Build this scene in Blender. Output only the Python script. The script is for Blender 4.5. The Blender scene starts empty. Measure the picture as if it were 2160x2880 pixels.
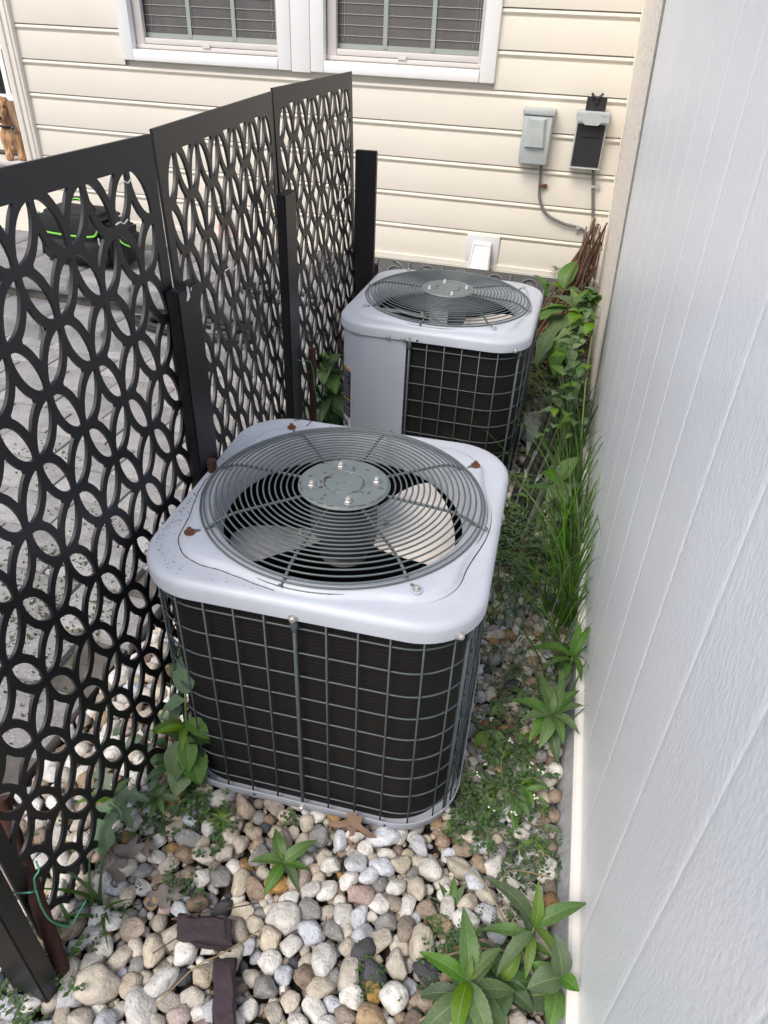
import bpy, bmesh, math, random
from math import sin, cos, pi, radians, sqrt, atan2
import numpy as np
from mathutils import Vector, Matrix, noise
random.seed(7); np.random.seed(7)
SC = bpy.context.scene
COL = SC.collection
# ------------------------------------------------------------------ camera
CAM_H = 1.6
FPX = 2000.0
def _n(v): return v / np.linalg.norm(v)
_down = _n(np.array([950. - 1080, 4280. - 1440, FPX]))
_vy = -(_down[0] * (-8200 - 1080.) + _down[2] * FPX) / _down[1]
_X = -_n(np.array([-8200 - 1080., _vy, FPX])); _Z = -_down; _Y = np.cross(_Z, _X)
cam_d = bpy.data.cameras.new('camera'); cam = bpy.data.objects.new('camera', cam_d); COL.objects.link(cam)
cam_d.sensor_fit = 'VERTICAL'; cam_d.sensor_height = 36; cam_d.sensor_width = 27; cam_d.lens = 36 * FPX / 2880
cam_d.clip_start = 0.02; cam_d.clip_end = 300
_r = Vector((_X[0], _Y[0], _Z[0])); _u = -Vector((_X[1], _Y[1], _Z[1])); _b = -Vector((_X[2], _Y[2], _Z[2]))
M = Matrix((_r, _u, _b)).transposed().to_4x4(); M.translation = (0, 0, CAM_H); cam.matrix_world = M
SC.camera = cam
# surveying helpers: a sighting in the photograph (in 1659 x 2212 units) met with a known plane
def _ray(x, y):
    v = np.array([x * 1.30199 - 1080, y * 1.30199 - 1440, FPX]); return float(v @ _X), float(v @ _Y), float(v @ _Z)
def GZ(x, y, z=0.0):
    r = _ray(x, y); t = (z - CAM_H) / r[2]; return Vector((r[0] * t, r[1] * t, z))
def GY(x, y, yy):
    r = _ray(x, y); t = yy / r[1]; return Vector((r[0] * t, yy, CAM_H + r[2] * t))
def GX(x, y, xx):
    r = _ray(x, y); t = xx / r[0]; return Vector((xx, r[1] * t, CAM_H + r[2] * t))
def PX(p):
    v = p[0] * _X + p[1] * _Y + (p[2] - CAM_H) * _Z
    return (1080 + FPX * v[0] / v[2]) / 1.30199, (1440 + FPX * v[1] / v[2]) / 1.30199, v[2]
# ------------------------------------------------------------------ light
SUN_EL, SUN_ROT = radians(52), radians(205)
w = bpy.data.worlds.new('World'); SC.world = w; w.use_nodes = True
nt = w.node_tree; nt.nodes.clear()
sky = nt.nodes.new('ShaderNodeTexSky'); sky.sky_type = 'NISHITA'; sky.sun_disc = False
sky.sun_elevation = SUN_EL; sky.sun_rotation = SUN_ROT; sky.air_density = 1.0; sky.dust_density = 3.0; sky.ozone_density = 1.0
bg = nt.nodes.new('ShaderNodeBackground'); bg.inputs['Strength'].default_value = 0.15
wo = nt.nodes.new('ShaderNodeOutputWorld')
nt.links.new(sky.outputs[0], bg.inputs[0]); nt.links.new(bg.outputs[0], wo.inputs[0])
sl = bpy.data.lights.new('sun', 'SUN'); sl.energy = 1.5; sl.angle = radians(30); sl.color = (1.0, 0.92, 0.81)
so = bpy.data.objects.new('sun', sl); COL.objects.link(so)
sd = Vector((sin(SUN_ROT) * cos(SUN_EL), cos(SUN_ROT) * cos(SUN_EL), sin(SUN_EL)))
so.rotation_euler = sd.to_track_quat('Z', 'Y').to_euler()
SC.view_settings.view_transform = 'Standard'; SC.view_settings.look = 'None'
SC.view_settings.exposure = 0.54; SC.view_settings.gamma = 1.0; SC.view_settings.use_curve_mapping = False
SC.render.engine = 'CYCLES'
SC.cycles.max_bounces = 8; SC.cycles.transparent_max_bounces = 16
# ------------------------------------------------------------------ materials
def mat(name, col, rough=0.6, metal=0.0, var=0.0, vscale=8.0, col2=None, bump=0.0, bscale=60.0, spec=0.5, stretch=None,
        rnd=0.0, trans=0.0, speck=None, sp_scale=90.0, sp_th=0.62, alpha=None, coat=0.0, bdist=0.002):
    m = bpy.data.materials.new(name); m.use_nodes = True; t = m.node_tree; N = t.nodes; L = t.links
    p = N['Principled BSDF']; p.inputs['Roughness'].default_value = rough; p.inputs['Metallic'].default_value = metal
    p.inputs['Specular IOR Level'].default_value = spec; p.inputs['Coat Weight'].default_value = coat
    tc = N.new('ShaderNodeTexCoord'); mp = N.new('ShaderNodeMapping'); L.new(tc.outputs['Object'], mp.inputs[0])
    if stretch: mp.inputs['Scale'].default_value = stretch
    out = None
    rgb = N.new('ShaderNodeRGB'); rgb.outputs[0].default_value = (*col, 1); out = rgb.outputs[0]
    if var > 0 or col2:
        nz = N.new('ShaderNodeTexNoise'); nz.inputs['Scale'].default_value = vscale; nz.inputs['Detail'].default_value = 6
        nz.inputs['Roughness'].default_value = 0.65
        L.new(mp.outputs[0], nz.inputs[0])
        mr = N.new('ShaderNodeMapRange'); mr.inputs[1].default_value = 0.35; mr.inputs[2].default_value = 0.68
        L.new(nz.outputs[0], mr.inputs[0])
        mx = N.new('ShaderNodeMix'); mx.data_type = 'RGBA'
        c2 = col2 if col2 else tuple(c * (1 - var) for c in col)
        L.new(mr.outputs[0], mx.inputs[0]); L.new(out, mx.inputs[6]); mx.inputs[7].default_value = (*c2, 1); out = mx.outputs[2]
    if speck:
        nz = N.new('ShaderNodeTexNoise'); nz.inputs['Scale'].default_value = sp_scale; nz.inputs['Detail'].default_value = 3
        L.new(tc.outputs['Object'], nz.inputs[0])
        mr = N.new('ShaderNodeMapRange'); mr.inputs[1].default_value = sp_th; mr.inputs[2].default_value = sp_th + 0.04
        L.new(nz.outputs[0], mr.inputs[0])
        mx = N.new('ShaderNodeMix'); mx.data_type = 'RGBA'; L.new(mr.outputs[0], mx.inputs[0]); L.new(out, mx.inputs[6])
        mx.inputs[7].default_value = (*speck, 1); out = mx.outputs[2]
    if rnd > 0:
        oi = N.new('ShaderNodeObjectInfo'); ge = N.new('ShaderNodeNewGeometry')
        ad = N.new('ShaderNodeMath'); ad.operation = 'ADD'; L.new(oi.outputs['Random'], ad.inputs[0]); L.new(ge.outputs['Random Per Island'], ad.inputs[1])
        fr = N.new('ShaderNodeMath'); fr.operation = 'FRACT'; L.new(ad.outputs[0], fr.inputs[0])
        hv = N.new('ShaderNodeHueSaturation'); L.new(out, hv.inputs['Color'])
        mr = N.new('ShaderNodeMapRange'); mr.inputs[3].default_value = 1 - rnd; mr.inputs[4].default_value = 1 + rnd * 0.7
        L.new(fr.outputs[0], mr.inputs[0]); L.new(mr.outputs[0], hv.inputs['Value'])
        m7 = N.new('ShaderNodeMath'); m7.operation = 'MULTIPLY'; m7.inputs[1].default_value = 7.31; L.new(fr.outputs[0], m7.inputs[0])
        f2 = N.new('ShaderNodeMath'); f2.operation = 'FRACT'; L.new(m7.outputs[0], f2.inputs[0])
        mr2 = N.new('ShaderNodeMapRange'); mr2.inputs[3].default_value = 0.65; mr2.inputs[4].default_value = 1.3
        L.new(f2.outputs[0], mr2.inputs[0]); L.new(mr2.outputs[0], hv.inputs['Saturation'])
        out = hv.outputs[0]
    L.new(out, p.inputs['Base Color'])
    if bump > 0:
        nb = N.new('ShaderNodeTexNoise'); nb.inputs['Scale'].default_value = bscale; nb.inputs['Detail'].default_value = 5
        L.new(mp.outputs[0], nb.inputs[0])
        bp = N.new('ShaderNodeBump'); bp.inputs['Strength'].default_value = bump; bp.inputs['Distance'].default_value = bdist
        L.new(nb.outputs[0], bp.inputs['Height']); L.new(bp.outputs[0], p.inputs['Normal'])
    if trans > 0:
        tr = N.new('ShaderNodeBsdfTranslucent'); L.new(out, tr.inputs[0]); ms = N.new('ShaderNodeMixShader'); ms.inputs[0].default_value = trans
        L.new(p.outputs[0], ms.inputs[1]); L.new(tr.outputs[0], ms.inputs[2]); L.new(ms.outputs[0], N['Material Output'].inputs[0])
    return m
MT = {}
MT['ac'] = mat('painted_steel_grey', (0.42, 0.455, 0.52), 0.42, 0, var=0.06, vscale=4, bump=0.03, bscale=300, spec=0.5)
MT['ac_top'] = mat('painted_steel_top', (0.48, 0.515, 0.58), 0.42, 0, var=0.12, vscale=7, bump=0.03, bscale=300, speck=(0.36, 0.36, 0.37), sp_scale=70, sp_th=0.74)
MT['wire'] = mat('grille_wire_paint', (0.07, 0.09, 0.10), 0.42, 0, var=0.25, vscale=30)
MT['guard'] = mat('guard_wire_paint', (0.105, 0.13, 0.138), 0.42, 0, var=0.22, vscale=20)
MT['hub'] = mat('hub_paint', (0.155, 0.19, 0.195), 0.5, 0, var=0.12, vscale=15, speck=(0.06, 0.045, 0.04), sp_scale=55, sp_th=0.63, bump=0.1, bscale=200)
MT['motor'] = mat('motor_paint', (0.07, 0.085, 0.09), 0.5)
MT['coil'] = mat('coil_fins', (0.010, 0.0095, 0.0095), 0.6, 0.0, vscale=5, col2=(0.011, 0.0095, 0.009), bump=0.35, bscale=90, stretch=(1, 1, 6), spec=0.25)
MT['black'] = mat('black_powder_coat', (0.007, 0.007, 0.009), 0.42, 0, var=0.2, vscale=4, bump=0.08, bscale=500)
MT['screen'] = mat('screen_black_plastic', (0.011, 0.011, 0.0135), 0.42, 0, var=0.25, vscale=3, bump=0.10, bscale=400)
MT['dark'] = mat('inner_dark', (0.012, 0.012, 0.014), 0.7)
MT['grime'] = mat('brown_grime', (0.075, 0.06, 0.05), 0.9)
MT['alu'] = mat('bare_aluminium', (0.90, 0.84, 0.77), 0.5, 0.35, var=0.12, vscale=18)
MT['alu2'] = mat('dull_aluminium', (0.62, 0.62, 0.61), 0.45, 0.5, var=0.2, vscale=18)
MT['zinc'] = mat('zinc_bolt', (0.48, 0.48, 0.46), 0.45, 0.6)
MT['rust'] = mat('rusty_steel', (0.22, 0.085, 0.04), 0.85, 0.1, col2=(0.05, 0.02, 0.015), vscale=60, bump=0.6, bscale=180)
MT['stake'] = mat('rusty_rod', (0.075, 0.026, 0.016), 0.8, 0.1, col2=(0.03, 0.014, 0.012), vscale=50, bump=0.7, bscale=150)
MT['siding'] = mat('cream_vinyl', (0.78, 0.735, 0.645), 0.5, 0, var=0.035, vscale=3, bump=0.05, bscale=150)
MT['trimc'] = mat('cream_trim', (0.80, 0.755, 0.675), 0.5, 0, var=0.04, vscale=5)
MT['white'] = mat('white_vinyl', (0.84, 0.845, 0.84), 0.4, 0, var=0.04, vscale=4)
MT['sash'] = mat('grey_pink_sash', (0.60, 0.57, 0.55), 0.5, 0, var=0.05, vscale=10)
MT['munt'] = mat('muntin_behind_screen', (0.30, 0.335, 0.305), 0.5)
MT['blind'] = mat('blind_slat', (0.10, 0.10, 0.09), 0.6)
MT['cord'] = mat('pale_cord', (0.42, 0.40, 0.36), 0.6)
MT['panel'] = mat('white_embossed_panel', (0.86, 0.885, 0.915), 0.33, 0, var=0.045, vscale=2.5, bump=0.5, bscale=120, stretch=(1, 1, 0.5), spec=0.5, bdist=0.0026, speck=(0.45, 0.45, 0.42), sp_scale=60, sp_th=0.775)
MT['rail'] = mat('white_rail', (0.80, 0.79, 0.76), 0.4, 0, var=0.06, vscale=6)
MT['kick'] = mat('galvanised_kick', (0.50, 0.52, 0.55), 0.45, 0.15, var=0.3, vscale=22, stretch=(1, 3, 1), bump=0.2, bscale=120)
MT['stucco'] = mat('cream_stucco', (0.88, 0.81, 0.71), 0.6, 0, var=0.05, vscale=6, bump=1.0, bscale=34, bdist=0.009)
MT['flash'] = mat('grey_green_flashing', (0.30, 0.305, 0.27), 0.4, 0.2, var=0.25, vscale=6)
MT['paver'] = mat('grey_paver', (0.33, 0.325, 0.32), 0.9, 0, var=0.3, vscale=14, rnd=0.12, bump=0.5, bscale=260, speck=(0.55, 0.54, 0.52), sp_scale=260, sp_th=0.60)
MT['block'] = mat('grey_block', (0.33, 0.33, 0.335), 0.92, 0, var=0.3, vscale=10, rnd=0.10, bump=0.9, bscale=110, speck=(0.16, 0.16, 0.165), sp_scale=190, sp_th=0.57, bdist=0.006)
MT['soil'] = mat('dark_soil', (0.085, 0.068, 0.05), 0.95, 0, var=0.5, vscale=20, bump=0.8, bscale=90, bdist=0.006)
MT['mortar'] = mat('sandy_joint', (0.14, 0.13, 0.115), 0.95, 0, var=0.4, vscale=20)
MT['vent'] = mat('vent_white', (0.62, 0.63, 0.64), 0.5)
MT['slate'] = mat('purple_slate', (0.042, 0.028, 0.036), 0.8, 0, var=0.4, vscale=16, bump=0.8, bscale=60, stretch=(1, 1, 5), bdist=0.004)
MT['boxgrey'] = mat('electrical_box_grey', (0.42, 0.46, 0.46), 0.45, 0, var=0.07, vscale=12)
MT['conduit'] = mat('grey_cable', (0.15, 0.15, 0.15), 0.5)
MT['rubber'] = mat('black_rubber', (0.02, 0.02, 0.022), 0.5, 0, var=0.3, vscale=20, bump=0.2, bscale=80)
MT['fabric'] = mat('black_nylon', (0.014, 0.014, 0.018), 0.8, 0, var=0.3, vscale=20, bump=0.4, bscale=400)
MT['lime'] = mat('lime_piping', (0.19, 0.55, 0.07), 0.55)
MT['pink'] = mat('pink_plastic', (0.75, 0.30, 0.32), 0.4)
MT['glass'] = mat('dark_window_glass', (0.02, 0.024, 0.022), 0.12, 0, spec=0.6)
MT['screenmesh'] = mat('insect_screen', (0.095, 0.093, 0.09), 0.6, 0, var=0.5, vscale=3.0, col2=(0.055, 0.055, 0.055), speck=(0.15, 0.145, 0.14), sp_scale=420, sp_th=0.52, stretch=(3, 1, 1))
MT['scroll'] = mat('grey_scroll', (0.115, 0.12, 0.135), 0.55)
MT['foil'] = mat('crumpled_sheeting', (0.50, 0.55, 0.54), 0.4, 0.15, var=0.25, vscale=12, bump=0.4, bscale=30)
MT['twig'] = mat('dry_brown_twig', (0.13, 0.07, 0.042), 0.85, 0, var=0.4, vscale=40, rnd=0.35, bump=0.3, bscale=120)
MT['straw'] = mat('dry_straw', (0.30, 0.22, 0.12), 0.8, 0, var=0.3, vscale=30, rnd=0.3)
MT['deadleaf'] = mat('dead_leaf_brown', (0.27, 0.15, 0.075), 0.75, 0, var=0.35, vscale=35, trans=0.15, rnd=0.2)
MT['greyleaf'] = mat('dead_leaf_grey', (0.20, 0.165, 0.145), 0.85, 0, var=0.35, vscale=30, rnd=0.2)
MT['fur'] = mat('golden_fur', (0.50, 0.31, 0.17), 0.85, 0, col2=(0.36, 0.19, 0.09), vscale=26, stretch=(1, 1, 0.25), bump=0.8, bscale=160, bdist=0.004)
MT['furpale'] = mat('pale_ear_fur', (0.46, 0.33, 0.24), 0.9, 0, col2=(0.27, 0.16, 0.09), vscale=30, stretch=(1, 1, 0.2), bump=0.8, bscale=160, bdist=0.004)
MT['nose'] = mat('dog_nose', (0.02, 0.017, 0.018), 0.35)
MT['eye'] = mat('dog_eye', (0.03, 0.016, 0.01), 0.15)
MT['green_wire'] = mat('green_garden_wire', (0.04, 0.24, 0.15), 0.45)
MT['white_tie'] = mat('white_twist_tie', (0.75, 0.74, 0.72), 0.5)
MT['lblack'] = mat('label_black', (0.012, 0.014, 0.02), 0.4); MT['lyellow'] = mat('label_yellow', (0.45, 0.38, 0.03), 0.45)
MT['lorange'] = mat('label_orange', (0.50, 0.30, 0.06), 0.45); MT['lwhite'] = mat('label_white', (0.62, 0.64, 0.70), 0.45); MT['lgrey'] = mat('label_print', (0.22, 0.24, 0.30), 0.5)
LEAF = {
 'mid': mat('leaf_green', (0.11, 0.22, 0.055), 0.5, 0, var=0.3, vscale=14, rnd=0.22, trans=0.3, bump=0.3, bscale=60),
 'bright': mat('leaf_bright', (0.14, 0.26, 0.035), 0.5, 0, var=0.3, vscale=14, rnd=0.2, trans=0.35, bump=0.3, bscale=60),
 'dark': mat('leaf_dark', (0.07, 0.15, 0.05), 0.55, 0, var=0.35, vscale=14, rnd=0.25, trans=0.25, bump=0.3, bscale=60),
 'dusty': mat('leaf_dusty', (0.11, 0.18, 0.095), 0.8, 0, col2=(0.21, 0.26, 0.20), vscale=35, rnd=0.2, trans=0.2, bump=0.3, bscale=60)}
MT['rib'] = mat('leaf_midrib', (0.17, 0.25, 0.08), 0.55, 0, trans=0.25)
MT['stem'] = mat('green_stem', (0.13, 0.19, 0.05), 0.6, 0, var=0.3, vscale=30)
MT['stemd'] = mat('tan_stem', (0.24, 0.17, 0.09), 0.7, 0, var=0.3, vscale=30)
MT['grass'] = mat('grass_blade', (0.095, 0.21, 0.035), 0.5, 0, var=0.3, vscale=6, rnd=0.4, trans=0.3)
MT['clover'] = mat('clover_leaf', (0.085, 0.155, 0.055), 0.6, 0, var=0.3, vscale=20, rnd=0.45, trans=0.25)
MT['moss'] = mat('moss_green', (0.075, 0.10, 0.035), 0.95, 0, rnd=0.5, trans=0.2)
def stone_mat(name, c, c2, sp=None, th=0.64):
    return mat(name, c, 0.78, 0, col2=tuple(q * 0.8 for q in c2), vscale=38, rnd=0.2, bump=0.9, bscale=170, speck=sp or tuple(q * 0.55 for q in c2), sp_scale=150, sp_th=th, bdist=0.004)
STONE = [('white', stone_mat('stone_white', (0.72, 0.71, 0.68), (0.56, 0.54, 0.50))),
         ('cream', stone_mat('stone_cream', (0.58, 0.53, 0.45), (0.45, 0.40, 0.32), (0.27, 0.22, 0.16), 0.68)),
         ('bluish white', stone_mat('stone_bluish', (0.58, 0.61, 0.66), (0.42, 0.44, 0.48))),
         ('tan', stone_mat('stone_tan', (0.38, 0.31, 0.24), (0.26, 0.20, 0.15))),
         ('ochre', stone_mat('stone_ochre', (0.42, 0.29, 0.15), (0.28, 0.18, 0.09))),
         ('grey', stone_mat('stone_grey', (0.30, 0.30, 0.29), (0.20, 0.20, 0.20), (0.42, 0.42, 0.40), 0.62)),
         ('dark', stone_mat('stone_dark', (0.045, 0.048, 0.058), (0.085, 0.09, 0.10))),
         ('pinkish', stone_mat('stone_pink', (0.50, 0.40, 0.37), (0.40, 0.31, 0.28))),
         ('brown', stone_mat('stone_brown', (0.24, 0.18, 0.135), (0.15, 0.115, 0.09)))]
# ------------------------------------------------------------------ mesh building
def v3(p): return (float(p[0]), float(p[1]), float(p[2]))
class MB:
    def __init__(s): s.v = []; s.f = []; s.mi = []
    def add(s, vs, fs, mi=0):
        o = len(s.v); s.v.extend(v3(p) for p in vs); s.f.extend(tuple(i + o for i in f) for f in fs); s.mi.extend([mi] * len(fs)); return s
    def box(s, c, size, rz=0, R=None, mi=0):
        hx, hy, hz = size[0] / 2, size[1] / 2, size[2] / 2
        R = R or Matrix.Rotation(rz, 3, 'Z')
        vs = [Vector(c) + R @ Vector((x * hx, y * hy, z * hz)) for z in (-1, 1) for y in (-1, 1) for x in (-1, 1)]
        return s.add(vs, [(0, 2, 3, 1), (4, 5, 7, 6), (0, 1, 5, 4), (2, 6, 7, 3), (0, 4, 6, 2), (1, 3, 7, 5)], mi)
    def bbox(s, c, size, b=0.004, rz=0, R=None, mi=0):      # bevelled box
        R = R or Matrix.Rotation(rz, 3, 'Z'); h = [size[i] / 2 for i in range(3)]
        bm = bmesh.new(); bmesh.ops.create_cube(bm, size=1)
        for v in bm.verts: v.co = Vector((v.co.x * size[0], v.co.y * size[1], v.co.z * size[2]))
        bmesh.ops.bevel(bm, geom=bm.edges[:], offset=min(b, min(size) * 0.45), segments=2, affect='EDGES', profile=0.5)
        s.add([Vector(c) + R @ v.co for v in bm.verts], [tuple(l.vert.index for l in f.loops) for f in bm.faces], mi); bm.free(); return s
    def tube(s, pts, r, n=8, closed=False, mi=0, caps=True):
        pts = [Vector(p) for p in pts]; m = len(pts); rs = r if isinstance(r, (list, tuple)) else [r] * m
        vs = []; up = None
        for i, p in enumerate(pts):
            a = pts[(i - 1) % m] if (i or closed) else p; b = pts[(i + 1) % m] if (i < m - 1 or closed) else p
            d = (b - a)
            if d.length < 1e-9: d = Vector((0, 0, 1))
            d.normalize()
            if up is None: up = Vector((0, 0, 1)) if abs(d.z) < 0.9 else Vector((1, 0, 0))
            side = d.cross(up)
            if side.length < 1e-4: side = d.orthogonal()
            side.normalize(); up = side.cross(d).normalized()
            for k in range(n):
                t = 2 * pi * k / n; vs.append(p + (side * cos(t) + up * sin(t)) * rs[i])
        fs = []
        for i in range(m if closed else m - 1):
            j = (i + 1) % m
            for k in range(n): fs.append((i * n + k, i * n + (k + 1) % n, j * n + (k + 1) % n, j * n + k))
        if caps and not closed: fs.append(tuple(reversed(range(n)))); fs.append(tuple((m - 1) * n + k for k in range(n)))
        return s.add(vs, fs, mi)
    def lathe(s, prof, c=(0, 0, 0), n=32, R=None, mi=0, cap=True):
        R = R or Matrix.Identity(3); vs = []; m = len(prof)
        for (r, z) in prof:
            for k in range(n): t = 2 * pi * k / n; vs.append(Vector(c) + R @ Vector((r * cos(t), r * sin(t), z)))
        fs = [(i * n + k, i * n + (k + 1) % n, (i + 1) * n + (k + 1) % n, (i + 1) * n + k) for i in range(m - 1) for k in range(n)]
        if cap:
            fs.append(tuple(reversed(range(n)))); fs.append(tuple((m - 1) * n + k for k in range(n)))
        return s.add(vs, fs, mi)
    def prism(s, poly, w, origin, U, V, mi=0):              # polygon in plane U,V pushed along its normal by w
        U = Vector(U); V = Vector(V); N = U.cross(V).normalized(); o = Vector(origin); n = len(poly)
        a = [o + U * x + V * y for x, y in poly]; b = [p + N * w for p in a]
        return s.add(a + b, [tuple(reversed(range(n))), tuple(range(n, 2 * n))] + [(i, (i + 1) % n, n + (i + 1) % n, n + i) for i in range(n)], mi)
    def grid(s, rows, closed_u=False, mi=0):                # rows: list of equal-length point lists
        n = len(rows[0]); vs = [p for r in rows for p in r]; fs = []
        for i in range(len(rows) - 1):
            for k in range(n if closed_u else n - 1):
                fs.append((i * n + k, i * n + (k + 1) % n, (i + 1) * n + (k + 1) % n, (i + 1) * n + k))
        return s.add(vs, fs, mi)
    def mesh(s, name, m, smooth=False, off=None):
        me = bpy.data.meshes.new(name)
        vs = s.v if off is None else [(a - off[0], b - off[1], c - off[2]) for a, b, c in s.v]
        me.from_pydata(vs, [], s.f); 
        for x in (m if isinstance(m, (list, tuple)) else [m]): me.materials.append(x)
        if any(s.mi): me.polygons.foreach_set('material_index', s.mi)
        if smooth: me.shade_smooth() if smooth is True else me.shade_auto(smooth)
        me.update(); return me
def shade_auto(me, ang):
    me.shade_smooth()
    try: me.set_sharp_from_angle(angle=radians(ang))
    except Exception: pass
def link(name, me, parent=None):
    o = bpy.data.objects.new(name, me); COL.objects.link(o)
    if parent is not None: o.parent = parent
    return o
def tag(o, label, cat, group=None, kind=None):
    if label: o['label'] = label
    if cat: o['category'] = cat
    if group: o['group'] = group
    if kind: o['kind'] = kind
    return o
def thing(name, label, cat, loc=(0, 0, 0), rz=0, group=None):
    o = bpy.data.objects.new(name, None); COL.objects.link(o); o.location = loc; o.rotation_euler = (0, 0, rz); o.empty_display_size = 0.05
    return tag(o, label, cat, group)
def part(name, mb, m, parent, smooth=False, world=True, label=None):
    """mesh part; vertices given in world space are moved into the parent's (unrotated) frame"""
    off = None
    if world and parent is not None:
        q = parent; t = Vector((0, 0, 0))
        while q is not None: t += Vector(q.location); q = q.parent
        off = t
    me = mb.mesh(name, m, False, off)
    if smooth is True: me.shade_smooth()
    elif smooth: shade_auto(me, smooth)
    o = link(name, me, parent)
    if label: o['label'] = label
    return o
def single(name, mb, m, label, cat, group=None, kind=None, smooth=False, base=None):
    b = base if base is not None else None
    me = mb.mesh(name, m, False, b)
    if smooth is True: me.shade_smooth()
    elif smooth: shade_auto(me, smooth)
    o = link(name, me)
    if b is not None: o.location = b
    return tag(o, label, cat, group, kind)
def copy_tree(o, parent=None):
    c = o.copy(); COL.objects.link(c); c.parent = parent
    for ch in list(o.children): copy_tree(ch, c)
    return c
def smoothpts(ctrl, n=6):
    P = [Vector(p) for p in ctrl]; P = [P[0] * 2 - P[1]] + P + [P[-1] * 2 - P[-2]]; out = []
    for i in range(1, len(P) - 2):
        for k in range(n):
            t = k / n; a, b, c, d = P[i - 1:i + 3]
            out.append(0.5 * ((2 * b) + (c - a) * t + (2 * a - 5 * b + 4 * c - d) * t * t + (3 * b - a - 3 * c + d) * t ** 3))
    out.append(P[-2]); return out
# ------------------------------------------------------------------ ground
def terrain(x, y):
    z = 0.012 * noise.noise(Vector((x * 2.3, y * 2.3, 0)))
    if y > 3.1 and x > -1.15: z += min(0.2, (y - 3.1) * 0.25)
    return z
g = MB(); nx, ny = 60, 60
rows = [[(x, y, terrain(x, y) - 0.02) for x in np.linspace(-1.2, 0.6, nx)] for y in np.linspace(-0.6, 4.3, ny)]
g.grid(rows)
single('soil', g, MT['soil'], None, None, kind='structure', smooth=True)
g = MB(); g.box((0, 0, -0.1), (160, 160, 0.06)); single('ground', g, MT['soil'], None, None, kind='structure')
# ------------------------------------------------------------------ patio and its steps
pb = MB(); pb.box((-3.2, 1.55, -0.02), (4.2, 3.2, 0.068))
patio = single('patio', pb, MT['mortar'], None, None, kind='structure')
PAVE = []
for k in range(3):
    q = MB(); q.bbox((0, 0, 0), (0.294, 0.194, 0.05), 0.008); me = q.mesh('paver', MT['paver']); shade_auto(me, 40); PAVE.append(me)
rr = random.Random(3)
npv = 0
for j in range(-2, 16):
    y = 0.14 + j * 0.2
    for i in range(0, 9):
        x = -1.09 - 0.147 - i * 0.3 - (0.15 if j % 2 else 0)
        if j % 2 and i == 0: pass
        px, py, d = PX((x, y, 0.03))
        if d < 0.3 or px < -260: continue
        o = link('paver', PAVE[npv % 3], patio); o.location = (x, y, 0.012 + rr.uniform(-.003, .003))
        o.rotation_euler = (rr.uniform(-.008, .008), rr.uniform(-.008, .008), rr.uniform(-.012, .012)); npv += 1
steps = thing('garden_steps', 'two low steps of rough grey concrete blocks running along the house wall', 'steps', (-2.6, 3.1, 0))
q = MB(); q.box((-3.05, 3.84, 0.085), (3.7, 0.76, 0.33)); part('step_core', q, MT['mortar'], steps)
def rough_block(w, d, h, seed):
    bm = bmesh.new(); bmesh.ops.create_cube(bm, size=1)
    for v in bm.verts: v.co = Vector((v.co.x * w, v.co.y * d, v.co.z * h))
    bmesh.ops.bevel(bm, geom=bm.edges[:], offset=0.008, segments=1, affect='EDGES')
    bmesh.ops.subdivide_edges(bm, edges=bm.edges[:], cuts=4, use_grid_fill=True)
    for v in bm.verts:
        if v.co.y < -d / 2 + 0.02:
            v.co.y += 0.022 * noise.noise(v.co * 18 + Vector((seed, 0, 0)))
        v.co += Vector((0, 0, 0.003 * noise.noise(v.co * 25 + Vector((seed, 5, 0)))))
    me = bpy.data.meshes.new('block'); bm.to_mesh(me); bm.free(); me.materials.append(MT['block']); shade_auto(me, 50); return me
BLK = [rough_block(0.392, 0.30, 0.145, s * 3.1) for s in range(3)]; CAP = [rough_block(0.392, 0.395, 0.115, s * 5.3) for s in range(3)]
for i in range(10):
    x = -1.42 - i * 0.4
    if x > -4.9:
        o = link('block', BLK[i % 3], steps); o.location = (x + 2.6, 3.27 - 3.1, 0.075)
        for k, yy in enumerate((3.62, 4.02)):
            o = link('block', CAP[(i + k) % 3], steps); o.location = (x + 2.6 + 0.1 * k, yy - 3.1, 0.242 + 0.03 * 0)
# ------------------------------------------------------------------ house
WY = 4.15
house = thing('house', 'house wall of cream horizontal vinyl siding with white framed double window and door', 'house', (-1.5, WY, 0))
q = MB(); q.box((-2.3, WY + 0.16, 1.5), (5.2, 0.2, 3.4)); 
# core with openings is built as strips so that windows and doorway stay open
core = MB()
def slab(x0, x1, z0, z1): core.box(((x0 + x1) / 2, WY + 0.075, (z0 + z1) / 2), (x1 - x0, 0.13, z1 - z0))
WB, WT = 1.40, 2.75
DX0, DX1, DZ0, DZ1 = -4.42, -3.475, 0.715, 2.8
slab(-6.4, DX0, 0, 3.2); slab(DX0, DX1, 0, DZ0); slab(DX0, DX1, DZ1, 3.2); slab(DX1, -2.60, 0, 3.2); slab(-2.60, -0.70, 0, WB); slab(-2.60, -0.70, WT, 3.2); slab(-0.70, 0.12, 0, 3.2)
part('wall', core, MT['siding'], house)
P0, PITCH = 0.45, 0.17
def plank(x0, x1, zb):
    """beaded siding: butt edge at zb, flat face, rounded bead just under the next butt edge"""
    y = WY - 0.004
    prof = [(0.0, zb - 0.001), (-0.0135, zb - 0.001), (-0.0145, zb + 0.002), (-0.009, zb + PITCH - 0.038), (-0.003, zb + PITCH - 0.036), (-0.004, zb + PITCH - 0.031),
            (-0.0125, zb + PITCH - 0.0265), (-0.0165, zb + PITCH - 0.019), (-0.0155, zb + PITCH - 0.012), (-0.008, zb + PITCH - 0.0065), (0.001, zb + PITCH - 0.0055)]
    m = MB(); m.grid([[(x, y + a, z) for a, z in prof] for x in (x0, x1)])
    return m
kz = 0
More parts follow.
